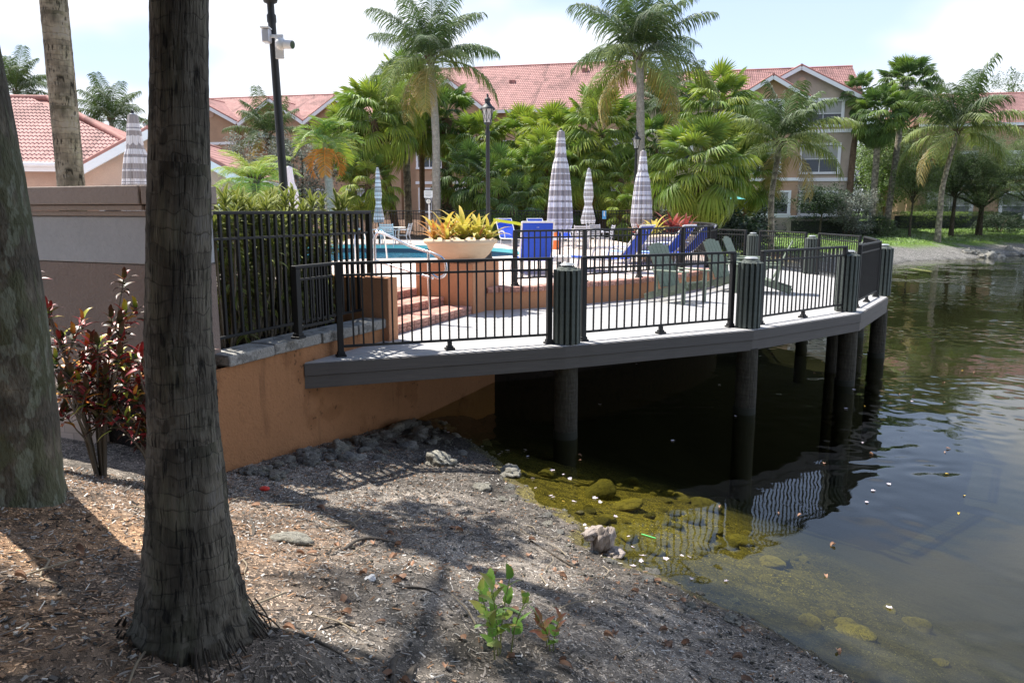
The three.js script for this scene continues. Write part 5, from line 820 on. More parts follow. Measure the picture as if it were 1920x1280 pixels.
{ // handrails
  const t = thing('handrail', 'polished steel handrail with a looped end beside the brick steps', 'handrail'), hi = [-2.06, 2.52, -11.75], lo = [-0.95, 2.16, -11.15], m = new MB(), A = V3(...hi), B = V3(...lo), dn = V3(0, -0.42, 0);
  m.tube(curve([[A.x, POOLY, A.z], [A.x, A.y - 0.06, A.z], [A.x + 0.05, A.y, A.z + 0.02], [mix(A.x, B.x, 0.5), mix(A.y, B.y, 0.5), mix(A.z, B.z, 0.5)], [B.x - 0.06, B.y + 0.02, B.z - 0.02], [B.x, B.y - 0.08, B.z], [B.x - 0.02, B.y - 0.22, B.z], [B.x - 0.12, B.y - 0.27, B.z - 0.04], [B.x - 0.24, B.y - 0.2, B.z - 0.1]], 90), 0.021, 10); part('top_tube', m.geo(), M.chrome, t);
  const q = new MB(); q.tube([A.clone().add(dn), B.clone().add(V3(-0.2, -0.28, -0.09))], 0.019, 10); part('lower_tube', q.geo(), M.chrome, t); const p = new MB(); const f = 0.76, X = mix(A.x, B.x, f), Z = mix(A.z, B.z, f); p.tube([V3(X, 1.34, Z), V3(X, mix(A.y, B.y, f), Z)], 0.021, 10); part('post', p.geo(), M.chrome, t);
  const l = thing('pool_ladder_rail', 'curved steel grab rail at the pool edge, left of the steps', 'handrail'), b = V3(...[-3.89, 1.5, -19.6]); for (const s of [0, 0.5]) { const g = new MB(); g.tube(curve([[b.x + s, POOLY - 0.1, b.z + 0.3], [b.x + s, POOLY + 0.55, b.z + 0.3], [b.x + s + 0.03, POOLY + 0.78, b.z + 0.1], [b.x + s + 0.1, POOLY + 0.72, b.z - 0.3], [b.x + s + 0.14, POOLY - 0.3, b.z - 0.75]], 30), 0.022, 9); part('rail', g.geo(), M.chrome, l); }
}
{ // signs
  const t = thing('pool_sign', 'white rules board over a round dial on a white post, left of the planter leaves', 'sign', [-3.51, 3.53, -33]); part('board', rbox(0.36, 0.3, 0.02, 0.006), M.whitePaint, t); for (let k = 0; k < 4; k++) part('printed_line', box(0.27 - 0.04 * (k % 2), 0.018, 0.004), M.blind, t, [0, 0.09 - k * 0.055, 0.0125]); part('post', rbox(0.07, 1.9, 0.05, 0.01), M.whitePaint, t, [0.02, -0.95, -0.04]);
  const d = new MB(); d.add(new THREE.CylinderGeometry(0.115, 0.115, 0.03, 24), new THREE.Matrix4().makeRotationX(Math.PI / 2).setPosition(0, -0.3, 0.01)); const dial = part('dial', d.geo(), M.cream, t); part('dial_rim', new MB().add(new THREE.TorusGeometry(0.115, 0.014, 8, 28), new THREE.Matrix4().setPosition(0, -0.3, 0.024)).geo(), M.blackMatte, dial); part('hand', new MB().box(0.02, -0.28, 0.029, 0.012, 0.08, 0.004).geo(), M.blackMatte, dial);
  const b = thing('notice_sign', 'small upright blue notice sign on the far fence, right of the small tied umbrella', 'sign', [3.9, 2.67, -33.1]); part('board', rbox(0.17, 0.34, 0.02, 0.01), std(C(0.1, 0.36, 0.72), 0.5), b); part('printed_figure', new MB().box(0, 0.02, 0.012, 0.05, 0.14, 0.004).add(new THREE.CylinderGeometry(0.03, 0.03, 0.004, 12), new THREE.Matrix4().makeRotationX(Math.PI / 2).setPosition(0, 0.125, 0.012)).geo(), M.whitePaint, b);
}
function adirondack(label, pos, turn) {   // faces +z
  const t = thing('garden_chair', label, 'chair', pos, turn, 'sage green slatted garden chairs on the deck'), bk = 0.42;
  for (let k = 0; k < 5; k++) { const L = 0.8 + [0, 0.04, 0.05, 0.04, 0][k], m = part('back_slat', rbox(0.108, L, 0.022, 0.006), M.sage, t, [(k - 2) * 0.114, 0.27 + Math.cos(bk) * L / 2, -0.22 - Math.sin(bk) * L / 2]); m.rotation.x = -bk; }
  for (let k = 0; k < 5; k++) { const m = part('seat_slat', rbox(0.54, 0.022, 0.088, 0.006), M.sage, t, [0, 0.25 + k * 0.028, -0.18 + k * 0.1]); m.rotation.x = -0.27; }
  for (const s of [-1, 1]) {
    part('front_leg', rbox(0.1, 0.56, 0.026, 0.005), M.sage, t, [s * 0.31, 0.28, 0.3]); part('armrest', rbox(0.125, 0.024, 0.74, 0.008), M.sage, t, [s * 0.34, 0.575, 0.02]);
    const m = part('side_rail', rbox(0.024, 0.12, 0.98, 0.005), M.sage, t, [s * 0.275, 0.21, -0.12]); m.rotation.x = -0.3; const b = part('rear_support', rbox(0.024, 0.5, 0.07, 0.005), M.sage, t, [s * 0.3, 0.42, -0.32]); b.rotation.x = -0.1;
  }
  part('back_brace', rbox(0.62, 0.07, 0.024, 0.005), M.sage, t, [0, 0.56, -0.375]).rotation.x = -bk;
}
adirondack('sage green garden chair nearest us, between the first two ribbed posts', [3.04, 1.22, -13.92], 0.72);
adirondack('sage green garden chair second along, behind the second ribbed post', [4.53, 1.22, -15.9], 0.75);
adirondack('sage green garden chair third along, further back behind the second', [5.41, 1.22, -17.7], 1.0);
adirondack('sage green garden chair in the gap, turned towards the others', [5.02, 1.22, -15.59], -1.9);

// ---------------------------------------------------------------- planters and bromeliads
function strapLeaf(seed, L, w, droop, cols, cup = 0.25) {   // arching strap leaf along +z; cols: [base, mid, tip, margin]
  const R = rng(seed), m = new MB(), K = 7, rows = []; let p = V3(0, 0, 0), e = 0;
  for (let k = 0; k <= K; k++) { const s = k / K, ww = w * (s < 0.15 ? 0.75 + s * 1.7 : 1 - Math.pow((s - 0.15) / 0.85, 2.4)), a = -droop * s * s, c = s < 0.5 ? cols[0].map((x, q) => mix(x, cols[1][q], s * 2)) : cols[1].map((x, q) => mix(x, cols[2][q], s * 2 - 1)), ce = cols[3] ?? c; rows.push([-1, 0, 1].map((g) => m.vert(V3(p.x + g * ww / 2, p.y + Math.abs(g) * ww * cup, p.z), V3(0, 1, 0), g, s * L, g ? ce : c))); p = p.clone().add(V3((R() - 0.5) * 0.01, Math.sin(a) * L / K, Math.cos(a) * L / K)); }
  for (let k = 0; k < K; k++) for (let g = 0; g < 2; g++) m.i.push(rows[k][g], rows[k][g + 1], rows[k + 1][g + 1], rows[k][g], rows[k + 1][g + 1], rows[k + 1][g]);
  return m.geo(true);
}
const YG = [[0.42, 0.5, 0.08], [0.66, 0.62, 0.1], [0.55, 0.24, 0.05], [0.72, 0.62, 0.12]], GR = [[0.22, 0.32, 0.05], [0.42, 0.45, 0.07], [0.5, 0.3, 0.06], [0.5, 0.5, 0.08]], OR = [[0.5, 0.3, 0.06], [0.55, 0.2, 0.05], [0.32, 0.1, 0.04], [0.6, 0.34, 0.08]], RD = [[0.3, 0.05, 0.05], [0.36, 0.06, 0.045], [0.2, 0.05, 0.03]];
const BROM = { yg: [1, 2, 3].map((s) => strapLeaf(s, 0.5, 0.075, 0.9 + s * 0.15, YG)), gr: [4, 5].map((s) => strapLeaf(s, 0.46, 0.07, 1.1, GR)), or: [6, 7].map((s) => strapLeaf(s, 0.42, 0.06, 0.8, OR)), rd: [8, 9].map((s) => strapLeaf(s, 0.5, 0.07, 0.9, RD)) };
const bromM = leafM(C(1, 1, 1), 0.35);
function bromeliad(label, pos, s, kinds, seed, n = 16, group) { const t = thing('bromeliad', label, 'plant', pos, seed, group), R = rng(seed * 17 + 3); for (let i = 0; i < n; i++) { const k = BROM[kinds[Math.floor(R() * kinds.length)]], m = part('leaf', k[Math.floor(R() * k.length)], bromM, t, [0, 0.02, 0]); m.rotation.set(-mix(1.35, 0.35, i / n) - 0.15 * (R() - 0.5), i * 2.39996, (R() - 0.5) * 0.3, 'YXZ'); m.scale.setScalar(1.22 * s * (0.8 + 0.4 * R())); } return t; }
{
  const c = cr(0.46, -0.45, 2.02), t = thing('planter', 'large round cream stone planter bowl with rolled rim on the orange pedestal', 'planter', c.toArray());
  part('bowl', new MB().lathe([[0, 0.005], [0.3, 0.005], [0.36, 0.02], [0.47, 0.12], [0.535, 0.22], [0.555, 0.275], [0.575, 0.29], [0.6, 0.305], [0.615, 0.335], [0.6, 0.365], [0.57, 0.378], [0.53, 0.37], [0.5, 0.33], [0, 0.32]], 56).geo(), M.pot, t); part('soil', new MB().lathe([[0, 0.345], [0.3, 0.342], [0.51, 0.335]], 24).geo(), M.soilDark, t);
  const P = (a, d) => [c.x + Math.cos(a) * d, c.y + 0.33, c.z + Math.sin(a) * d];
  bromeliad('yellow green bromeliad standing tallest at the middle of the round planter', P(0.3, 0.04), 1.0, ['yg', 'gr', 'yg'], 1, 18); bromeliad('yellow bromeliad left of centre in the round planter', P(2.8, 0.27), 0.95, ['yg', 'yg', 'or'], 2, 17); bromeliad('orange brown bromeliad at the left rim of the round planter', P(3.3, 0.44), 0.85, ['or', 'or', 'yg'], 3, 13); bromeliad('yellow orange bromeliad right of centre in the round planter', P(0.2, 0.3), 0.9, ['yg', 'or', 'gr'], 4, 16); bromeliad('green bromeliad at the back of the round planter', P(4.7, 0.32), 0.95, ['gr', 'yg'], 5, 15); bromeliad('low yellow bromeliad trailing over the right rim of the round planter', P(-0.1, 0.46), 0.75, ['yg', 'gr'], 6, 12); bromeliad('small yellow bromeliad at the front left of the round planter', P(2.1, 0.4), 0.7, ['yg', 'or'], 7, 12);
  const q = [3.8, 2.36, -19.5], u = thing('planter', 'low round cream planter holding red bromeliads beside the blue loungers', 'planter', [q[0], POOLY, q[2]]); part('bowl', new MB().lathe([[0, 0.01], [0.5, 0.01], [0.6, 0.2], [0.72, 0.5], [0.78, 0.56], [0.78, 0.64], [0.72, 0.67], [0.66, 0.62], [0, 0.6]], 40).geo(), M.pot, u); part('soil', new MB().lathe([[0, 0.635], [0.67, 0.625]], 20).geo(), M.soilDark, u);
  const Q = (x, z) => [q[0] + x, POOLY + 0.62, q[2] + z]; bromeliad('tall dark red bromeliad at the back of the low round planter', Q(0.25, -0.25), 1.2, ['rd'], 11, 22); bromeliad('yellow bromeliad at the front of the low round planter', Q(-0.3, 0.25), 0.95, ['yg'], 12, 18); bromeliad('dark red bromeliad at the right of the low round planter', Q(0.5, 0.1), 0.95, ['rd', 'rd', 'or'], 13, 18); bromeliad('small dark red bromeliad at the left rim of the low round planter', Q(-0.6, 0), 0.7, ['rd', 'or'], 14, 14);
}
{ // variegated hedge behind the tall fence
  const DG = [[0.1, 0.17, 0.03], [0.13, 0.2, 0.03], [0.16, 0.22, 0.03], [0.5, 0.5, 0.11]], L = [1, 2, 3].map((s) => strapLeaf(60 + s, 0.2, 0.034, 1.2, DG, 0.12));
  const head = [1, 2, 3, 4].map((s) => { const R = rng(s * 7), m = new MB(), M4 = new THREE.Matrix4(), e = new THREE.Euler(); for (let i = 0; i < 30; i++) { e.set(-mix(1.3, -0.5, i / 30), i * 2.4, (R() - 0.5) * 0.5, 'YXZ'); const k = 0.8 + 0.4 * R(); M4.compose(V3(0, -i * 0.007, 0), new THREE.Quaternion().setFromEuler(e), V3(k, k, k)); m.add(L[Math.floor(R() * 3)], M4); } return m.geo(); });
  const R = rng(40), lab = 'yellow green variegated plant in the hedge behind the tall black fence';
  for (let k = 0; k < 22; k++) {
    const row = k % 2, s = -0.45 + 2.05 * (Math.floor(k / 2) + 0.5 * row) / 11, n = row ? -1.25 : -0.72, v = W0.clone().addScaledVector(S, s + 0.1 * (R() - 0.5)).addScaledVector(N, n + 0.15 * (R() - 0.5)), t = thing('dracaena', lab, 'plant', [v.x, 1.41, v.z], R() * 6, 'variegated hedge plants behind the tall fence');
    for (let i = 0; i < 8; i++) { const a = i * 0.785 + R(), H = i < 3 ? 1.28 + 0.3 * R() : 0.3 + 0.95 * R(), r = 0.1 + 0.2 * R(), x = Math.cos(a) * r, z = Math.sin(a) * r; const m = new MB(); m.tube([V3(x * 0.3, 0, z * 0.3), V3(x * 0.8, H * 0.5, z * 0.8), V3(x, H, z)], 0.012, 6); part('cane', m.geo(), M.stemWood, t); const h = part('leaf_rosette', head[Math.floor(R() * 4)], M.dracaena, t, [x, H, z], R() * 6); h.scale.setScalar(0.95 + 0.45 * R()); }
  }
}

// ---------------------------------------------------------------- foreground trunks
const shadeCrown = (t, blobs, n, seed, smin = 1.1, smax = 1.7, mat = 'broad') => foliage(t, 'crown', CL.small[seed % 3], M[mat], blobSpots(rng(seed), blobs, n), null, smin, smax, seed);
{ // the ringed palm trunk in front
  const b = [-1.253, heightAt(-1.253, -2.78, false) - 0.12, -2.78], t = thing('palm', 'dark ringed palm trunk with flared rooty base, nearest the camera', 'palm', b), y0 = b[1];
  const prof = [[0, 0.3], [0.1, 0.262], [0.2, 0.228], [0.34, 0.19], [0.5, 0.163], [0.75, 0.14], [1.1, 0.12], [1.7, 0.107], [2.4, 0.092], [4, 0.088], [9, 0.09]];
  const rad = (h) => { for (let k = 0; k + 1 < prof.length; k++) if (h <= prof[k + 1][0]) return mix(prof[k][1], prof[k + 1][1], sm(clamp((h - prof[k][0]) / (prof[k + 1][0] - prof[k][0])))); return 0.09; };
  const H = 8.6, K = 420, pts = []; for (let k = 0; k <= K; k++) { const h = H * Math.pow(k / K, 1.6); pts.push(V3(0.005 + 0.02 * Math.sin(h * 0.9) + 0.014 * h + (h > 1.4 ? 0.06 * Math.min(h - 1.4, 1.4) + (h > 2.8 ? 0.02 * (h - 2.8) : 0) : 0), h, 0.01 * Math.sin(h))); }
  const m = new MB(), R = rng(4); m.tube(pts, (q) => rad(H * Math.pow(q, 1.6)), 56, true, (a, L) => { const ph = L / 0.062 + 0.9 * fbm(Math.cos(a) * 1.3 + 5, L * 2 + Math.sin(a) * 1.3, 3, 9), fr = ph - Math.floor(ph), low = Math.exp(-L * 2.2); return 1 + (0.02 + 0.05 * low) * Math.pow(fr, 3) + 0.07 * (fbm(Math.cos(a) * 4 + 9, Math.sin(a) * 4 + L * 1.1, 3, 5) - 0.5) + (0.05 + 0.25 * low) * (fbm(Math.cos(a) * 11 + 3, Math.sin(a) * 11 + L * 0.6, 3, 15) - 0.5) + 0.16 * Math.exp(-L * 7) * Math.sin(a * 7 + 2 * Math.sin(a * 3)); });
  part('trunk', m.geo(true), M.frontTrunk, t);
  const rr = new MB(); for (let k = 0; k < 320; k++) { const a = R() * 6.28, r0 = 0.21 + 0.08 * R(), L = 0.05 + 0.2 * R() * R(), y = 0.03 + 0.2 * R(); rr.tube(curve([[Math.cos(a) * r0 * 0.9, y + 0.06, Math.sin(a) * r0 * 0.9], [Math.cos(a) * (r0 + L * 0.4), y * 0.7 + 0.02, Math.sin(a) * (r0 + L * 0.4)], [Math.cos(a + 0.2 * (R() - 0.5)) * (r0 + L), -0.06, Math.sin(a) * (r0 + L)]], 7), (q) => 0.0036 * (1.1 - 0.5 * q), 5); } part('rootlets', rr.geo(), M.root, t);
  const T3 = pts[K]; for (let i = 0; i < 24; i++) { const f = i / 23, k = Math.min(5, Math.floor(f * 6)), q = part('frond', COCO[k][i % 2], M.coco, t, T3.toArray()); q.rotation.y = i * 2.39996; q.scale.setScalar(1.0); }
}
{ // lichen-covered broadleaf tree at the left edge
  const b = [-2.79, heightAt(-2.79, -4.12, false) - 0.2, -4.12], t = thing('shade_tree', 'grey lichen spotted broad tree trunk at the left picture edge', 'tree', b), m = new MB();
  const c = curve([[-0.03, 0, 0], [0, 0.5, 0], [0, 1.5, 0], [-0.05, 2.6, 0.02], [-0.14, 4.2, 0.05], [-0.3, 5.6, -0.1]], 160);
  m.tube(c, (q) => mix(0.27, 0.16, Math.pow(q, 1.4)) + 0.16 * Math.exp(-q * 26), 44, true, (a, L) => 1 + 0.1 * (fbm(Math.cos(a) * 2 + 4, Math.sin(a) * 2 + L * 0.8, 4, 8) - 0.5) + 0.045 * (fbm(Math.cos(a) * 9 + 3, Math.sin(a) * 9 + L * 5, 3, 18) - 0.5) + 0.12 * Math.exp(-L * 5) * Math.sin(a * 5 + 1)); part('trunk', m.geo(true), M.lichen, t);
  const R = rng(12), br = new MB(), blobs = []; for (let k = 0; k < 18; k++) { const a = k * 2.4 + 0.4, d = 0.3 + 1.35 * R(), y = 6.6 + 3.0 * R(), e = V3(0.25 + Math.cos(a) * d, y, 0.3 + Math.sin(a) * d); blobs.push([e.x, e.y, e.z, 0.75 + 0.55 * R(), 0.7]); br.tube(curve([[-0.3, 5.4, -0.1], [e.x * 0.4 - 0.2, 6.1, e.z * 0.4], e.toArray()], 8), (q) => 0.09 * (1 - 0.8 * q), 7, false); }
  for (const e of [[-1.5, 7.3, -5.0, 0.62], [0.3, 7.6, -3.5, 0.5]]) { blobs.push([...e, 0.6]); br.tube(curve([[-0.3, 5.4, -0.1], [e[0] * 0.5, 6.7, e[2] * 0.5], e.slice(0, 3)], 8), (q) => 0.075 * (1 - 0.8 * q), 7, false); }  // two out-of-frame limbs added to throw dappled shade on the bank
  part('branches', br.geo(), M.bark, t); shadeCrown(t, blobs, 1450, 5);
}
{ // slim palm trunk behind the garden wall
  const x = -5.06, z = -9.0, t = thing('palm', 'slim grey ringed palm trunk rising behind the garden wall', 'palm', [x, 1.0, z]), m = new MB(), H = 15, K = 330;
  m.tube(Array.from({ length: K + 1 }, (_, k) => V3(0.02 * Math.sin(k / K * 9) + 0.02 * k / K, H * k / K, 0)), (q) => mix(0.145, 0.12, q), 28, true, (a, L) => { const ph = L / 0.11 + 0.5 * noise2(Math.cos(a) + 2, L, 4), fr = ph - Math.floor(ph); return 1 + 0.03 * Math.pow(fr, 4) + 0.05 * (fbm(Math.cos(a) * 3 + 3, Math.sin(a) * 3 + L * 2, 3, 6) - 0.5); }); part('trunk', m.geo(true), M.palmTrunk, t);
  for (let i = 0; i < 20; i++) { const f = i / 19, k = Math.min(5, Math.floor(f * 6)), q = part('frond', COCO[k][i % 2], M.coco, t, [0.02, H, 0]); q.rotation.y = i * 2.39996; q.scale.setScalar(0.9); }
}

// ---------------------------------------------------------------- croton shrub by the wall
{
  const rows = [['red and dark green croton shrub with yellow leaves, between the lichen trunk and garden wall', -3.42, -6.15, 1.72, 16, 3], ['smaller dark red croton with a forked stem, just left of the ringed palm trunk', -2.98, -6.25, 1.35, 9, 5]];
  const D1 = [[0.05, 0.07, 0.02], [0.07, 0.04, 0.02], [0.1, 0.02, 0.02]], D2 = [[0.35, 0.04, 0.03], [0.3, 0.02, 0.025], [0.12, 0.015, 0.02]], D3 = [[0.14, 0.3, 0.03], [0.4, 0.42, 0.04], [0.5, 0.3, 0.03]], D4 = [[0.5, 0.13, 0.03], [0.55, 0.3, 0.04], [0.5, 0.1, 0.03]];
  const g = [D1, D2, D3, D4].map((c, k) => [0, 1].map((s) => strapLeaf(80 + k * 2 + s, 0.135, 0.042, 0.8 + 0.6 * s, c, 0.18))), cm = new THREE.MeshPhysicalMaterial({ color: C(1, 1, 1), roughness: 0.42, vertexColors: true, side: THREE.DoubleSide });
  for (const [lab, x, z, H, n, seed] of rows) {
    const t = thing('croton', lab, 'shrub', [x, heightAt(x, z, false), z]), R = rng(seed * 9), st = new MB();
    for (let k = 0; k < n; k++) {
      const a = k * 2.4 + R(), sp = 0.16 + 0.34 * R(), h = H * (0.5 + 0.5 * R()), mid = V3(Math.cos(a) * sp * 0.35, h * 0.45, Math.sin(a) * sp * 0.35), tip = V3(Math.cos(a) * sp, h, Math.sin(a) * sp), tips = [tip];
      st.tube(curve([[Math.cos(a) * 0.03, -0.05, Math.sin(a) * 0.03], mid.toArray(), tip.toArray()], 10), (q) => 0.014 * (1 - 0.6 * q), 6);
      for (let j = 0; j < 3; j++) { const e = mid.clone().lerp(tip, -0.3 + 0.9 * R()), f = e.clone().add(V3((R() - 0.5) * 0.42, 0.16 + 0.2 * R(), (R() - 0.5) * 0.3)); st.tube([e, e.clone().lerp(f, 0.5).add(V3(0, -0.02, 0)), f], (q) => 0.008 * (1 - 0.5 * q), 5); tips.push(f); }
      for (const p of tips) for (let i = 0; i < 11; i++) { const w = R(), c = w < 0.5 ? 0 : w < 0.8 ? 1 : w < 0.9 ? 2 : 3, m = part('leaf', g[c][i & 1], cm, t, [p.x, p.y - 0.012 * i, p.z]); m.rotation.set(-mix(1.2, -0.35, i / 11) + 0.3 * (R() - 0.5), i * 2.4 + R(), (R() - 0.5) * 0.8, 'YXZ'); m.scale.setScalar(0.68 + 0.45 * R()); }
    }
    part('stems', st.geo(), M.crotonStem, t);
  }
}
{ // sapling in the foreground
  const rows = [['bright green leafy sapling growing from the bank at the bottom of the picture', -0.06, -3.48, 0.4, 6, 3], ['small sapling with coppery young leaves right of the bright green one', 0.21, -3.66, 0.2, 3, 6]];
  const mk = (c, s) => strapLeaf(s, 0.092, 0.048, 0.5, c, 0.14), Gn = [[0.16, 0.34, 0.04], [0.22, 0.42, 0.05], [0.24, 0.4, 0.06]], Lm = [[0.3, 0.45, 0.06], [0.38, 0.44, 0.08], [0.4, 0.3, 0.08]], Cp = [[0.36, 0.26, 0.08], [0.4, 0.17, 0.09], [0.36, 0.12, 0.08]], g = [Gn, Lm, Cp].map((c, k) => [mk(c, 90 + k), mk(c, 95 + k)]), sm2 = leafM(C(1, 1, 1), 0.4);
  rows.forEach(([lab, x, z, H, n, seed], ri) => {
    const t = thing('sapling', lab, 'plant', [x, heightAt(x, z), z]), R = rng(seed * 5), st = new MB();
    for (let k = 0; k < n; k++) { const a = k * 1.9 + R(), h = H * (0.55 + 0.45 * (1 - k / n)), o = V3(Math.cos(a) * 0.035 * k / 2, 0, Math.sin(a) * 0.035 * k / 2), p = V3(o.x * 1.6 + Math.cos(a) * 0.05, h, o.z * 1.6 + Math.sin(a) * 0.05); st.tube(curve([o.clone().setY(-0.03).toArray(), [mix(o.x, p.x, 0.3), h * 0.5, mix(o.z, p.z, 0.3)], p.toArray()], 8), (q) => 0.0038 * (1.1 - 0.5 * q), 6);
      for (let i = 0; i < 7; i++) { const f = 0.35 + 0.65 * i / 6, q = V3(mix(o.x, p.x, f), h * f, mix(o.z, p.z, f)), c = ri ? (R() < 0.7 ? 2 : 0) : f > 0.92 && R() < 0.5 ? 1 : R() < 0.6 ? 0 : 1, m = part('leaf', g[c][i & 1], sm2, t, q.toArray()); m.rotation.set(-mix(0.1, 1.0, f) - 0.4 * (R() - 0.5), i * 2.6 + k + R(), (R() - 0.5) * 0.9, 'YXZ'); m.scale.setScalar((0.75 + 0.5 * R()) * (ri ? 0.8 : 1)); } }
    part('stems', st.geo(), M.stemGreen, t);
  });
}

// ---------------------------------------------------------------- rocks, roots, litter, floating things
const rockGeo = [1, 2, 3, 4, 5, 6].map((s) => { let g = new THREE.IcosahedronGeometry(1, 4); g.deleteAttribute('uv'); g.deleteAttribute('normal'); g = mergeVertices(g, 1e-4); const P = g.attributes.position, v = V3(); for (let i = 0; i < P.count; i++) { v.fromBufferAttribute(P, i); const r = 0.64 + 0.65 * noise3(v.x * 1.5 + s * 9, v.y * 1.5, v.z * 1.5, s) + 0.36 * (noise3(v.x * 3.4, v.y * 3.4 + s, v.z * 3.4, s + 3) - 0.5) + 0.26 * (noise3(v.x * 8, v.y * 8, v.z * 8 + s, s + 5) - 0.5) + 0.12 * (noise3(v.x * 17, v.y * 17, v.z * 17 + s, s + 6) - 0.5) - 0.2 * step(0.62, 0.75, noise3(v.x * 5 + 7, v.y * 5, v.z * 5, s + 8)); v.multiplyScalar(r); P.setXYZ(i, v.x, v.y, v.z); } g.setAttribute('uv', new THREE.Float32BufferAttribute(new Float32Array(P.count * 2), 2)); const U = g.attributes.uv; for (let i = 0; i < P.count; i++) U.setXY(i, P.getX(i) * 0.5 + P.getY(i) * 0.2, P.getZ(i) * 0.5 + P.getY(i) * 0.3); g.computeVertexNormals(); return g; });
const smoothRock = [1, 2, 3].map((s) => { let g = new THREE.IcosahedronGeometry(1, 3); g.deleteAttribute('uv'); g.deleteAttribute('normal'); g = mergeVertices(g, 1e-4); const P = g.attributes.position, v = V3(), u = []; for (let i = 0; i < P.count; i++) { v.fromBufferAttribute(P, i); v.multiplyScalar(0.7 + 0.5 * noise3(v.x * 1.3 + s * 9, v.y * 1.3, v.z * 1.3, s) + 0.14 * (noise3(v.x * 4, v.y * 4, v.z * 4 + s, s + 5) - 0.5)); P.setXYZ(i, v.x, v.y, v.z); u.push(v.x * 0.5 + v.y * 0.2, v.z * 0.5 + v.y * 0.3); } g.setAttribute('uv', new THREE.Float32BufferAttribute(u, 2)); g.computeVertexNormals(); return g; });
let rk = 0;
function rock(name, label, group, x, z, s, mat, flat = 0.65, sink = 0.35, cat = 'rock') { const R = rng(++rk * 7), o = tag(part(name, name !== 'rock' ? smoothRock[rk % 3] : rockGeo[rk % 6], mat, scene), label, cat, group); o.scale.set(s * (0.85 + 0.4 * R()), s * flat * (0.8 + 0.4 * R()), s * (0.8 + 0.4 * R())); o.rotation.set((R() - 0.5) * 0.5, R() * 6.28, (R() - 0.5) * 0.5); o.position.set(x, heightAt(x, z) + o.scale.y * (0.8 - 2 * sink) * 0.8, z); return o; }
{
  const R = rng(66), W = V3(-2.8, 0, -7.0);
  for (let k = 0; k < 120; k++) { const s = 0.25 + 3.7 * R(), n = 0.1 + (0.25 + 0.32 * s) * R() * R() + 0.06, v = W.clone().addScaledVector(S, s).addScaledVector(N, n); rock('rock', 'grey limestone rock in the riprap along the foot of the orange wall', 'riprap along the retaining wall', v.x, v.z, 0.035 + 0.1 * R() * R() * (0.5 + R()), M.rock[Math.floor(R() * 2.6)]); }
  for (let k = 0; k < 70; k++) { const i = 3 + Math.floor(R() * 7), f = R(), x = mix(NEAR[i][0], NEAR[i + 1][0], f) + (R() - 0.7) * 0.7, z = mix(NEAR[i][1], NEAR[i + 1][1], f) + (R() - 0.5) * 0.3; rock('rock', 'small pale stone lying along the near waterline', 'stones along the near waterline', x, z, 0.018 + 0.05 * R() * R(), M.rock[Math.floor(R() * 3)], 0.45); }
  for (let k = 0; k < 150; k++) { const px = 0.4 + 3.0 * R(), z = -9.3 + 3.4 * R(), d = sdist(NEAR, px, z); if (d > -0.1 || d < -2.2 || (px - 1.7) ** 2 + (z + 7.7) ** 2 > 1.2 + 1.4 * R()) continue; const sz = 0.04 + 0.15 * R() * R(); rock('submerged_rock', 'yellow algae coated rock under the shallow water', 'algae coated rocks under water', px, z, sz, M.algae[Math.floor(R() * 3)], 0.55, 0.3); }
  for (let k = 0; k < 9; k++) { const z = -6.2 + 2.2 * R(), x = 2.0 + 1.3 * R() + (z + 5) * -0.3, d = sdist(NEAR, x, z); if (d > -0.15) continue; rock('submerged_rock', 'yellow algae coated rock under the shallow water', 'algae coated rocks under water', x, z, 0.05 + 0.09 * R(), M.algae[1 + Math.floor(R() * 2)], 0.5, 0.3); }
  for (let k = 0; k < 26; k++) { const f = R(), x = mix(27, 33, f) + R() * 3, z = mix(-46.2, -50, f) - R() * 2.2; rock('rock', 'dark rock in the pile on the far bank at the right picture edge', 'dark rocks on the far bank', x, z, 0.18 + 0.3 * R(), M.rock[1]); }
  const spot = (name, label, q, s, mat, flat, sink, cat) => rock(name, label, null, q[0], q[1], s, mat, flat, sink, cat);
  spot('stone_slab', 'large flat pale stone slab lying in the mulch right of the ringed palm', [-1.47, -4.79], 0.16, M.rock[2], 0.34, 0.36);
  spot('rock', 'small white stone alone on the bare bank, left of the sapling', [-0.78, -3.97], 0.033, M.trim, 0.7, 0.25); spot('rock', 'white angular stone at the water edge, lower right', [1.51, -4.91], 0.075, M.rock[2], 0.55, 0.3);
  spot('rock', 'pale pitted rock lit by sun at the foot of the riprap, near the water', [-0.78, -8.19], 0.16, M.rock[2], 0.6, 0.3); spot('rock', 'pale pitted rock right beside the shaded waterline', [-0.03, -8.13], 0.13, M.rock[2], 0.55, 0.3); spot('rock', 'broad pale rock half buried just left of the first pile', [-0.3, -7.52], 0.1, M.rock[2], 0.4, 0.35);
  // driftwood at the water's edge
  const p = [0.77, -6.18], t = thing('driftwood', 'weathered pale chunk of driftwood standing at the waterline', 'driftwood', [p[0], heightAt(p[0], p[1]) - 0.02, p[1]], 0.4), m = part('wood', rockGeo[3], M.driftwood, t, [0, 0.1, 0]); m.scale.set(0.075, 0.17, 0.085); m.rotation.set(0.35, 0.5, -0.3); const m2 = part('wood', rockGeo[1], M.driftwood, t, [-0.07, 0.19, -0.04]); m2.scale.set(0.11, 0.045, 0.07); m2.rotation.set(0.1, 0.3, 0.15); const m3 = part('wood', rockGeo[4], M.driftwood, t, [0.05, 0.02, 0.1]); m3.scale.set(0.09, 0.06, 0.1);
  const b = new MB(); b.tube(curve([[-0.14, 0.02, 0.02], [-0.1, 0.08, 0], [-0.11, 0.17, -0.02]], 8), (q) => 0.018 * (1 - 0.4 * q), 7); part('broken_branch', b.geo(), M.driftwood, t);
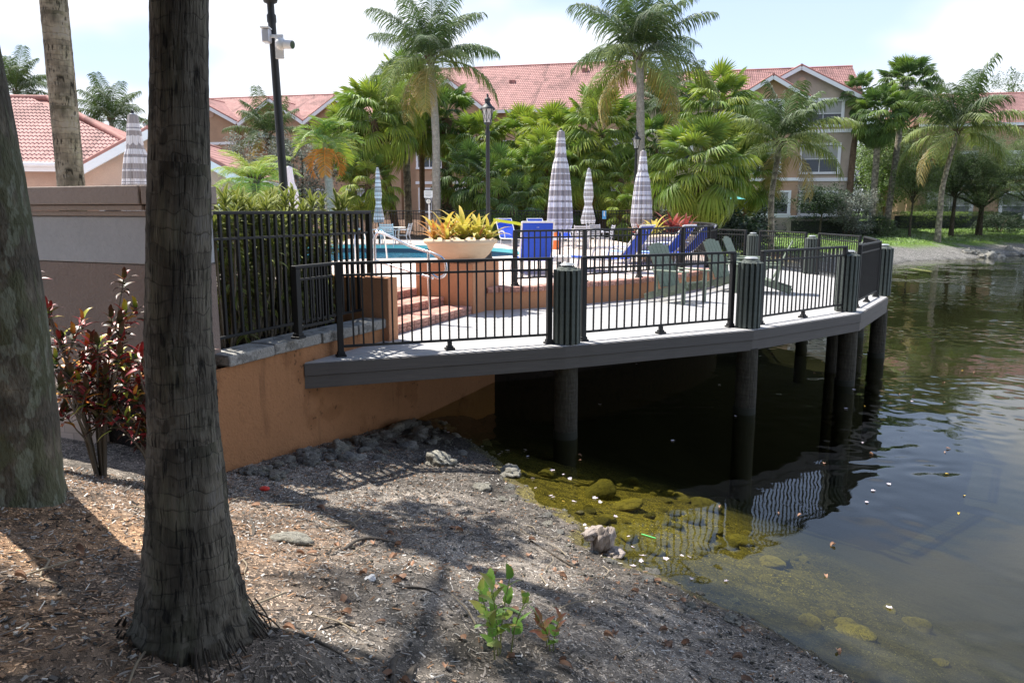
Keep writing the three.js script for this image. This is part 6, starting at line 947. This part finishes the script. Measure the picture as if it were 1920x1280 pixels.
  const st = [1.21, 0.01, -6.46], s = new MB(); s.tube([V3(-0.055, 0, -0.045), V3(0.055, 0, 0.045)], 0.006, 8); tag(part('drinking_straw', s.geo(), std(C(0.03, 0.55, 0.08), 0.4), scene, st), 'bright green drinking straw floating near the driftwood', 'litter');
  const rd = [-2.2, 0.42, -6.56], rm = new MB(); rm.add(new THREE.IcosahedronGeometry(0.045, 2), new THREE.Matrix4().makeScale(1, 0.5, 0.7)); tag(part('red_wrapper', rm.geo(), std(C(0.75, 0.05, 0.03), 0.5), scene, [rd[0], heightAt(rd[0], rd[2]) + 0.015, rd[2]]), 'small crumpled bright red wrapper on the mulch by the orange wall', 'litter');
}
{ // roots breaking the surface
  const L = [['exposed root curving over the bank centre right of the stone slab', [[-1.14, -4.5], [-1.11, -4.75], [-1.04, -5.3], [-0.78, -5.37]], 0.013], ['short exposed root above the stone slab', [[-1.66, -5.43], [-1.54, -5.49], [-1.39, -5.39]], 0.009], ['thick exposed root pointing at the camera, left of the pair by the sapling', [[-0.49, -2.88], [-0.52, -3.09], [-0.52, -3.22]], 0.016], ['thick pale exposed root, right of the pair by the sapling', [[-0.42, -2.84], [-0.44, -3.03], [-0.43, -3.24]], 0.017], ['exposed root snaking right of the ringed palm base', [[-0.88, -3.26], [-0.8, -3.36], [-0.73, -3.38]], 0.008], ['long exposed root running down to the driftwood', [[0.0, -6.3], [0.22, -6.01], [0.5, -5.65], [0.61, -5.54]], 0.008], ['dark exposed root left of the stone slab', [[-1.89, -5.26], [-1.66, -4.69], [-1.64, -4.58]], 0.012], ['long exposed root along the bottom left of the sapling', [[-1.09, -3.03], [-0.82, -2.95], [-0.57, -2.9]], 0.012], ['exposed root on the bare bank above the sapling', [[-0.64, -3.95], [-0.48, -4.01], [-0.38, -3.96]], 0.007]];
  L.forEach(([lab, pts, r]) => { const P = pts.map(([x, z], j, A) => [x, heightAt(x, z) + (j === 0 || j === A.length - 1 ? -r * 0.9 : r * 0.45), z]), m = new MB(), o = P[0]; m.tube(curve(P.map((q) => [q[0] - o[0], q[1] - o[1], q[2] - o[2]]), 24), (q) => r * (1.15 - 0.5 * q), 9, true, (a, l) => 0.85 + 0.35 * noise2(a, l * 14, 4)); tag(part('exposed_root', m.geo(true), M.root, scene, o), lab, 'root'); });
}
{ // mulch chips and fibres, too many to count
  const R = rng(123), geos = [box(0.05, 0.004, 0.009), box(0.028, 0.005, 0.013), box(0.075, 0.003, 0.004)], q = new THREE.Quaternion(), e = new THREE.Euler(), M4 = new THREE.Matrix4(), c = new THREE.Color();
  geos.forEach((g, gi) => {
    const n = [9000, 9000, 6000][gi], m = new THREE.InstancedMesh(g, std(C(1, 1, 1), 0.95), n); let k = 0;
    while (k < n) { const z = -mix(1.5, 8.6, Math.pow(R(), 0.9)), x = mix(-4.2, 2.2, R()), h = heightAt(x, z); if (h < 0.015 || x < z * 0.72 - 0.5 || x < -3.3 && z < -6.4) continue; const left = clamp((-x - 0.1) / 1.6), s = 0.35 + 0.75 * R() * R(); if (R() > 0.45 + 0.55 * left) continue; e.set((R() - 0.5) * 0.7, R() * 6.28, (R() - 0.5) * 0.5); M4.compose(V3(x, h + 0.002 + 0.006 * R(), z), q.setFromEuler(e), V3(s, s, s)); m.setMatrixAt(k, M4); const w = R(), v = 0.5 + 0.9 * R(), col = w < 0.42 - 0.2 * left ? [0.3, 0.27, 0.245] : w < 0.6 - 0.2 * left ? [0.6, 0.57, 0.53] : w < 0.78 ? [0.34, 0.2, 0.115] : [0.05, 0.045, 0.04]; m.setColorAt(k, c.setRGB(col[0] * v, col[1] * v, col[2] * v)); k++; }
    m.name = numbered('mulch'); m.castShadow = m.receiveShadow = true; scene.add(m); tag(m, ['brown and grey wood chips covering the bank', 'short dark bark crumbs covering the bank', 'thin pale plant fibres strewn over the bank'][gi], 'mulch', null, 'stuff');
  });
  const pebbles = new THREE.InstancedMesh(rockGeo[1], M.rock[2], 1500); for (let k = 0; k < 1500; k++) { let x, z, h; do { z = -mix(2, 9.5, R()); x = mix(-3, 2.4, R()); h = heightAt(x, z); } while (h < 0.0 || h > 0.75 || (h > 0.25 && R() < 0.6)); const s = 0.004 + 0.012 * R() * R(); M4.compose(V3(x, h + s * 0.3, z), q.setFromEuler(e.set(R() * 6, R() * 6, R() * 6)), V3(s * 1.2, s * 0.7, s)); pebbles.setMatrixAt(k, M4); const v = 0.6 + 0.7 * R(); pebbles.setColorAt(k, c.setRGB(v, v, v)); } pebbles.name = 'gravel'; scene.add(tag(pebbles, 'small pale pebbles scattered on the bank near the water', 'gravel', null, 'stuff'));
}
{ // single fallen leaves, flowers and twigs
  const R = rng(321), br = [[0.3, 0.155, 0.09], [0.4, 0.235, 0.15], [0.17, 0.095, 0.06]], lg = [0, 1, 2, 3].map((k) => { const g = strapLeaf(200 + k, 0.085, 0.045, 1.0 + 0.4 * k, [br[k % 3], br[(k + 1) % 3], br[(k + 2) % 3]], 0.35 + 0.12 * k); return g; }), lm = leafM(C(1, 1, 1), 0.15), yl = strapLeaf(230, 0.06, 0.03, 0.8, [[0.6, 0.4, 0.05], [0.65, 0.45, 0.06], [0.5, 0.25, 0.04]], 0.3);
  const drop = (name, label, cat, group, g, x, y, z, s, tilt = 0.5) => { const o = tag(part(name, g, lm, scene, [x, y, z]), label, cat, group); o.rotation.set((R() - 0.5) * tilt, R() * 6.28, (R() - 0.5) * tilt, 'YXZ'); o.scale.setScalar(s); return o; };
  for (let k = 0; k < 105; k++) { let x, z, h; do { z = -mix(2.2, 7, R()); x = mix(-2.2, 2, R()); h = heightAt(x, z); } while (h < 0.04 || (x < -0.9 && R() < 0.5)); drop('fallen_leaf', 'curled dry brown leaf lying on the mulch bank', 'leaf', 'dry brown leaves fallen on the bank', lg[k % 4], x, h + 0.012, z, 0.55 + 0.55 * R()); }
  for (let k = 0; k < 40; k++) { let x, z; do { z = -mix(4, 17, R()); x = mix(0.3, 9, R()); } while (sdist(NEAR, x, z) > -0.1 || x > -z * 0.62 || (z < -9 && x < 5)); drop('floating_leaf', 'small dry leaf floating on the lake', 'leaf', 'leaves floating on the lake', k % 5 ? lg[k % 4] : yl, x, 0.008, z, 0.4 + 0.35 * R(), 0.15); }
  const pf = new MB(); for (let k = 0; k < 5; k++) { const a = k * 1.257, g = strapLeaf(300 + k, 0.022, 0.014, -0.9, [[0.85, 0.7, 0.75], [0.85, 0.75, 0.82], [0.85, 0.8, 0.85]], 0.2); pf.add(g, new THREE.Matrix4().makeRotationY(a)); } const fg = pf.geo();
  for (let k = 0; k < 34; k++) { const i = 4 + Math.floor(R() * 6), f = R(), x = mix(NEAR[i][0], NEAR[i + 1][0], f) + 0.05 + 0.7 * R() * R(), z = mix(NEAR[i][1], NEAR[i + 1][1], f) + (R() - 0.5) * 0.4; drop('fallen_blossom', 'small pale pink blossom fallen at the near waterline', 'flower', 'pale blossoms along the near waterline', fg, x, Math.max(0.006, heightAt(x, z) + 0.006), z, 0.7 + 0.8 * R(), 0.8); }
  for (let k = 0; k < 15; k++) { let x, z; do { z = -mix(5, 16, R()); x = mix(0.8, 8, R()); } while (sdist(NEAR, x, z) > -0.4 || x > -z * 0.62); drop('floating_blossom', 'tiny white blossom floating on the lake', 'flower', 'white blossoms floating on the lake', fg, x, 0.006, z, 0.8 + 0.8 * R(), 0.2); }
  const tg = [0, 1, 2].map((k) => { const m = new MB(); m.tube(curve([[-0.13, 0, 0], [-0.03, 0.012, 0.02 * (k - 1)], [0.06, 0.006, 0.03], [0.14, 0, 0.02 * k]], 9), (q) => 0.0038 * (1.2 - 0.6 * q), 6); return m.geo(); });
  for (let k = 0; k < 52; k++) { let x, z, h; do { z = -mix(2.1, 6.6, R()); x = mix(-2.3, 1.6, R()); h = heightAt(x, z); } while (h < 0.05); const o = tag(part('twig', tg[k % 3], M.stemWood, scene, [x, h + 0.006, z]), 'thin dry twig lying on the mulch bank', 'twig', 'dry twigs on the bank'); o.rotation.y = R() * 6.28; o.scale.setScalar(0.6 + 0.9 * R()); }
  const pl = [21.67, 0.25, -41.6]; tag(part('white_pipe', new MB().tube([V3(0, 0, 0), V3(0.75, -0.12, 1.9)], 0.06, 10).geo(), M.whitePaint, scene, [pl[0] - 0.3, heightAt(pl[0], pl[2]) + 0.1, pl[2] - 1.0]), 'short white pipe lying on the pebble bank by the far waterline', 'pipe');
}

renderer.render(scene, camera);
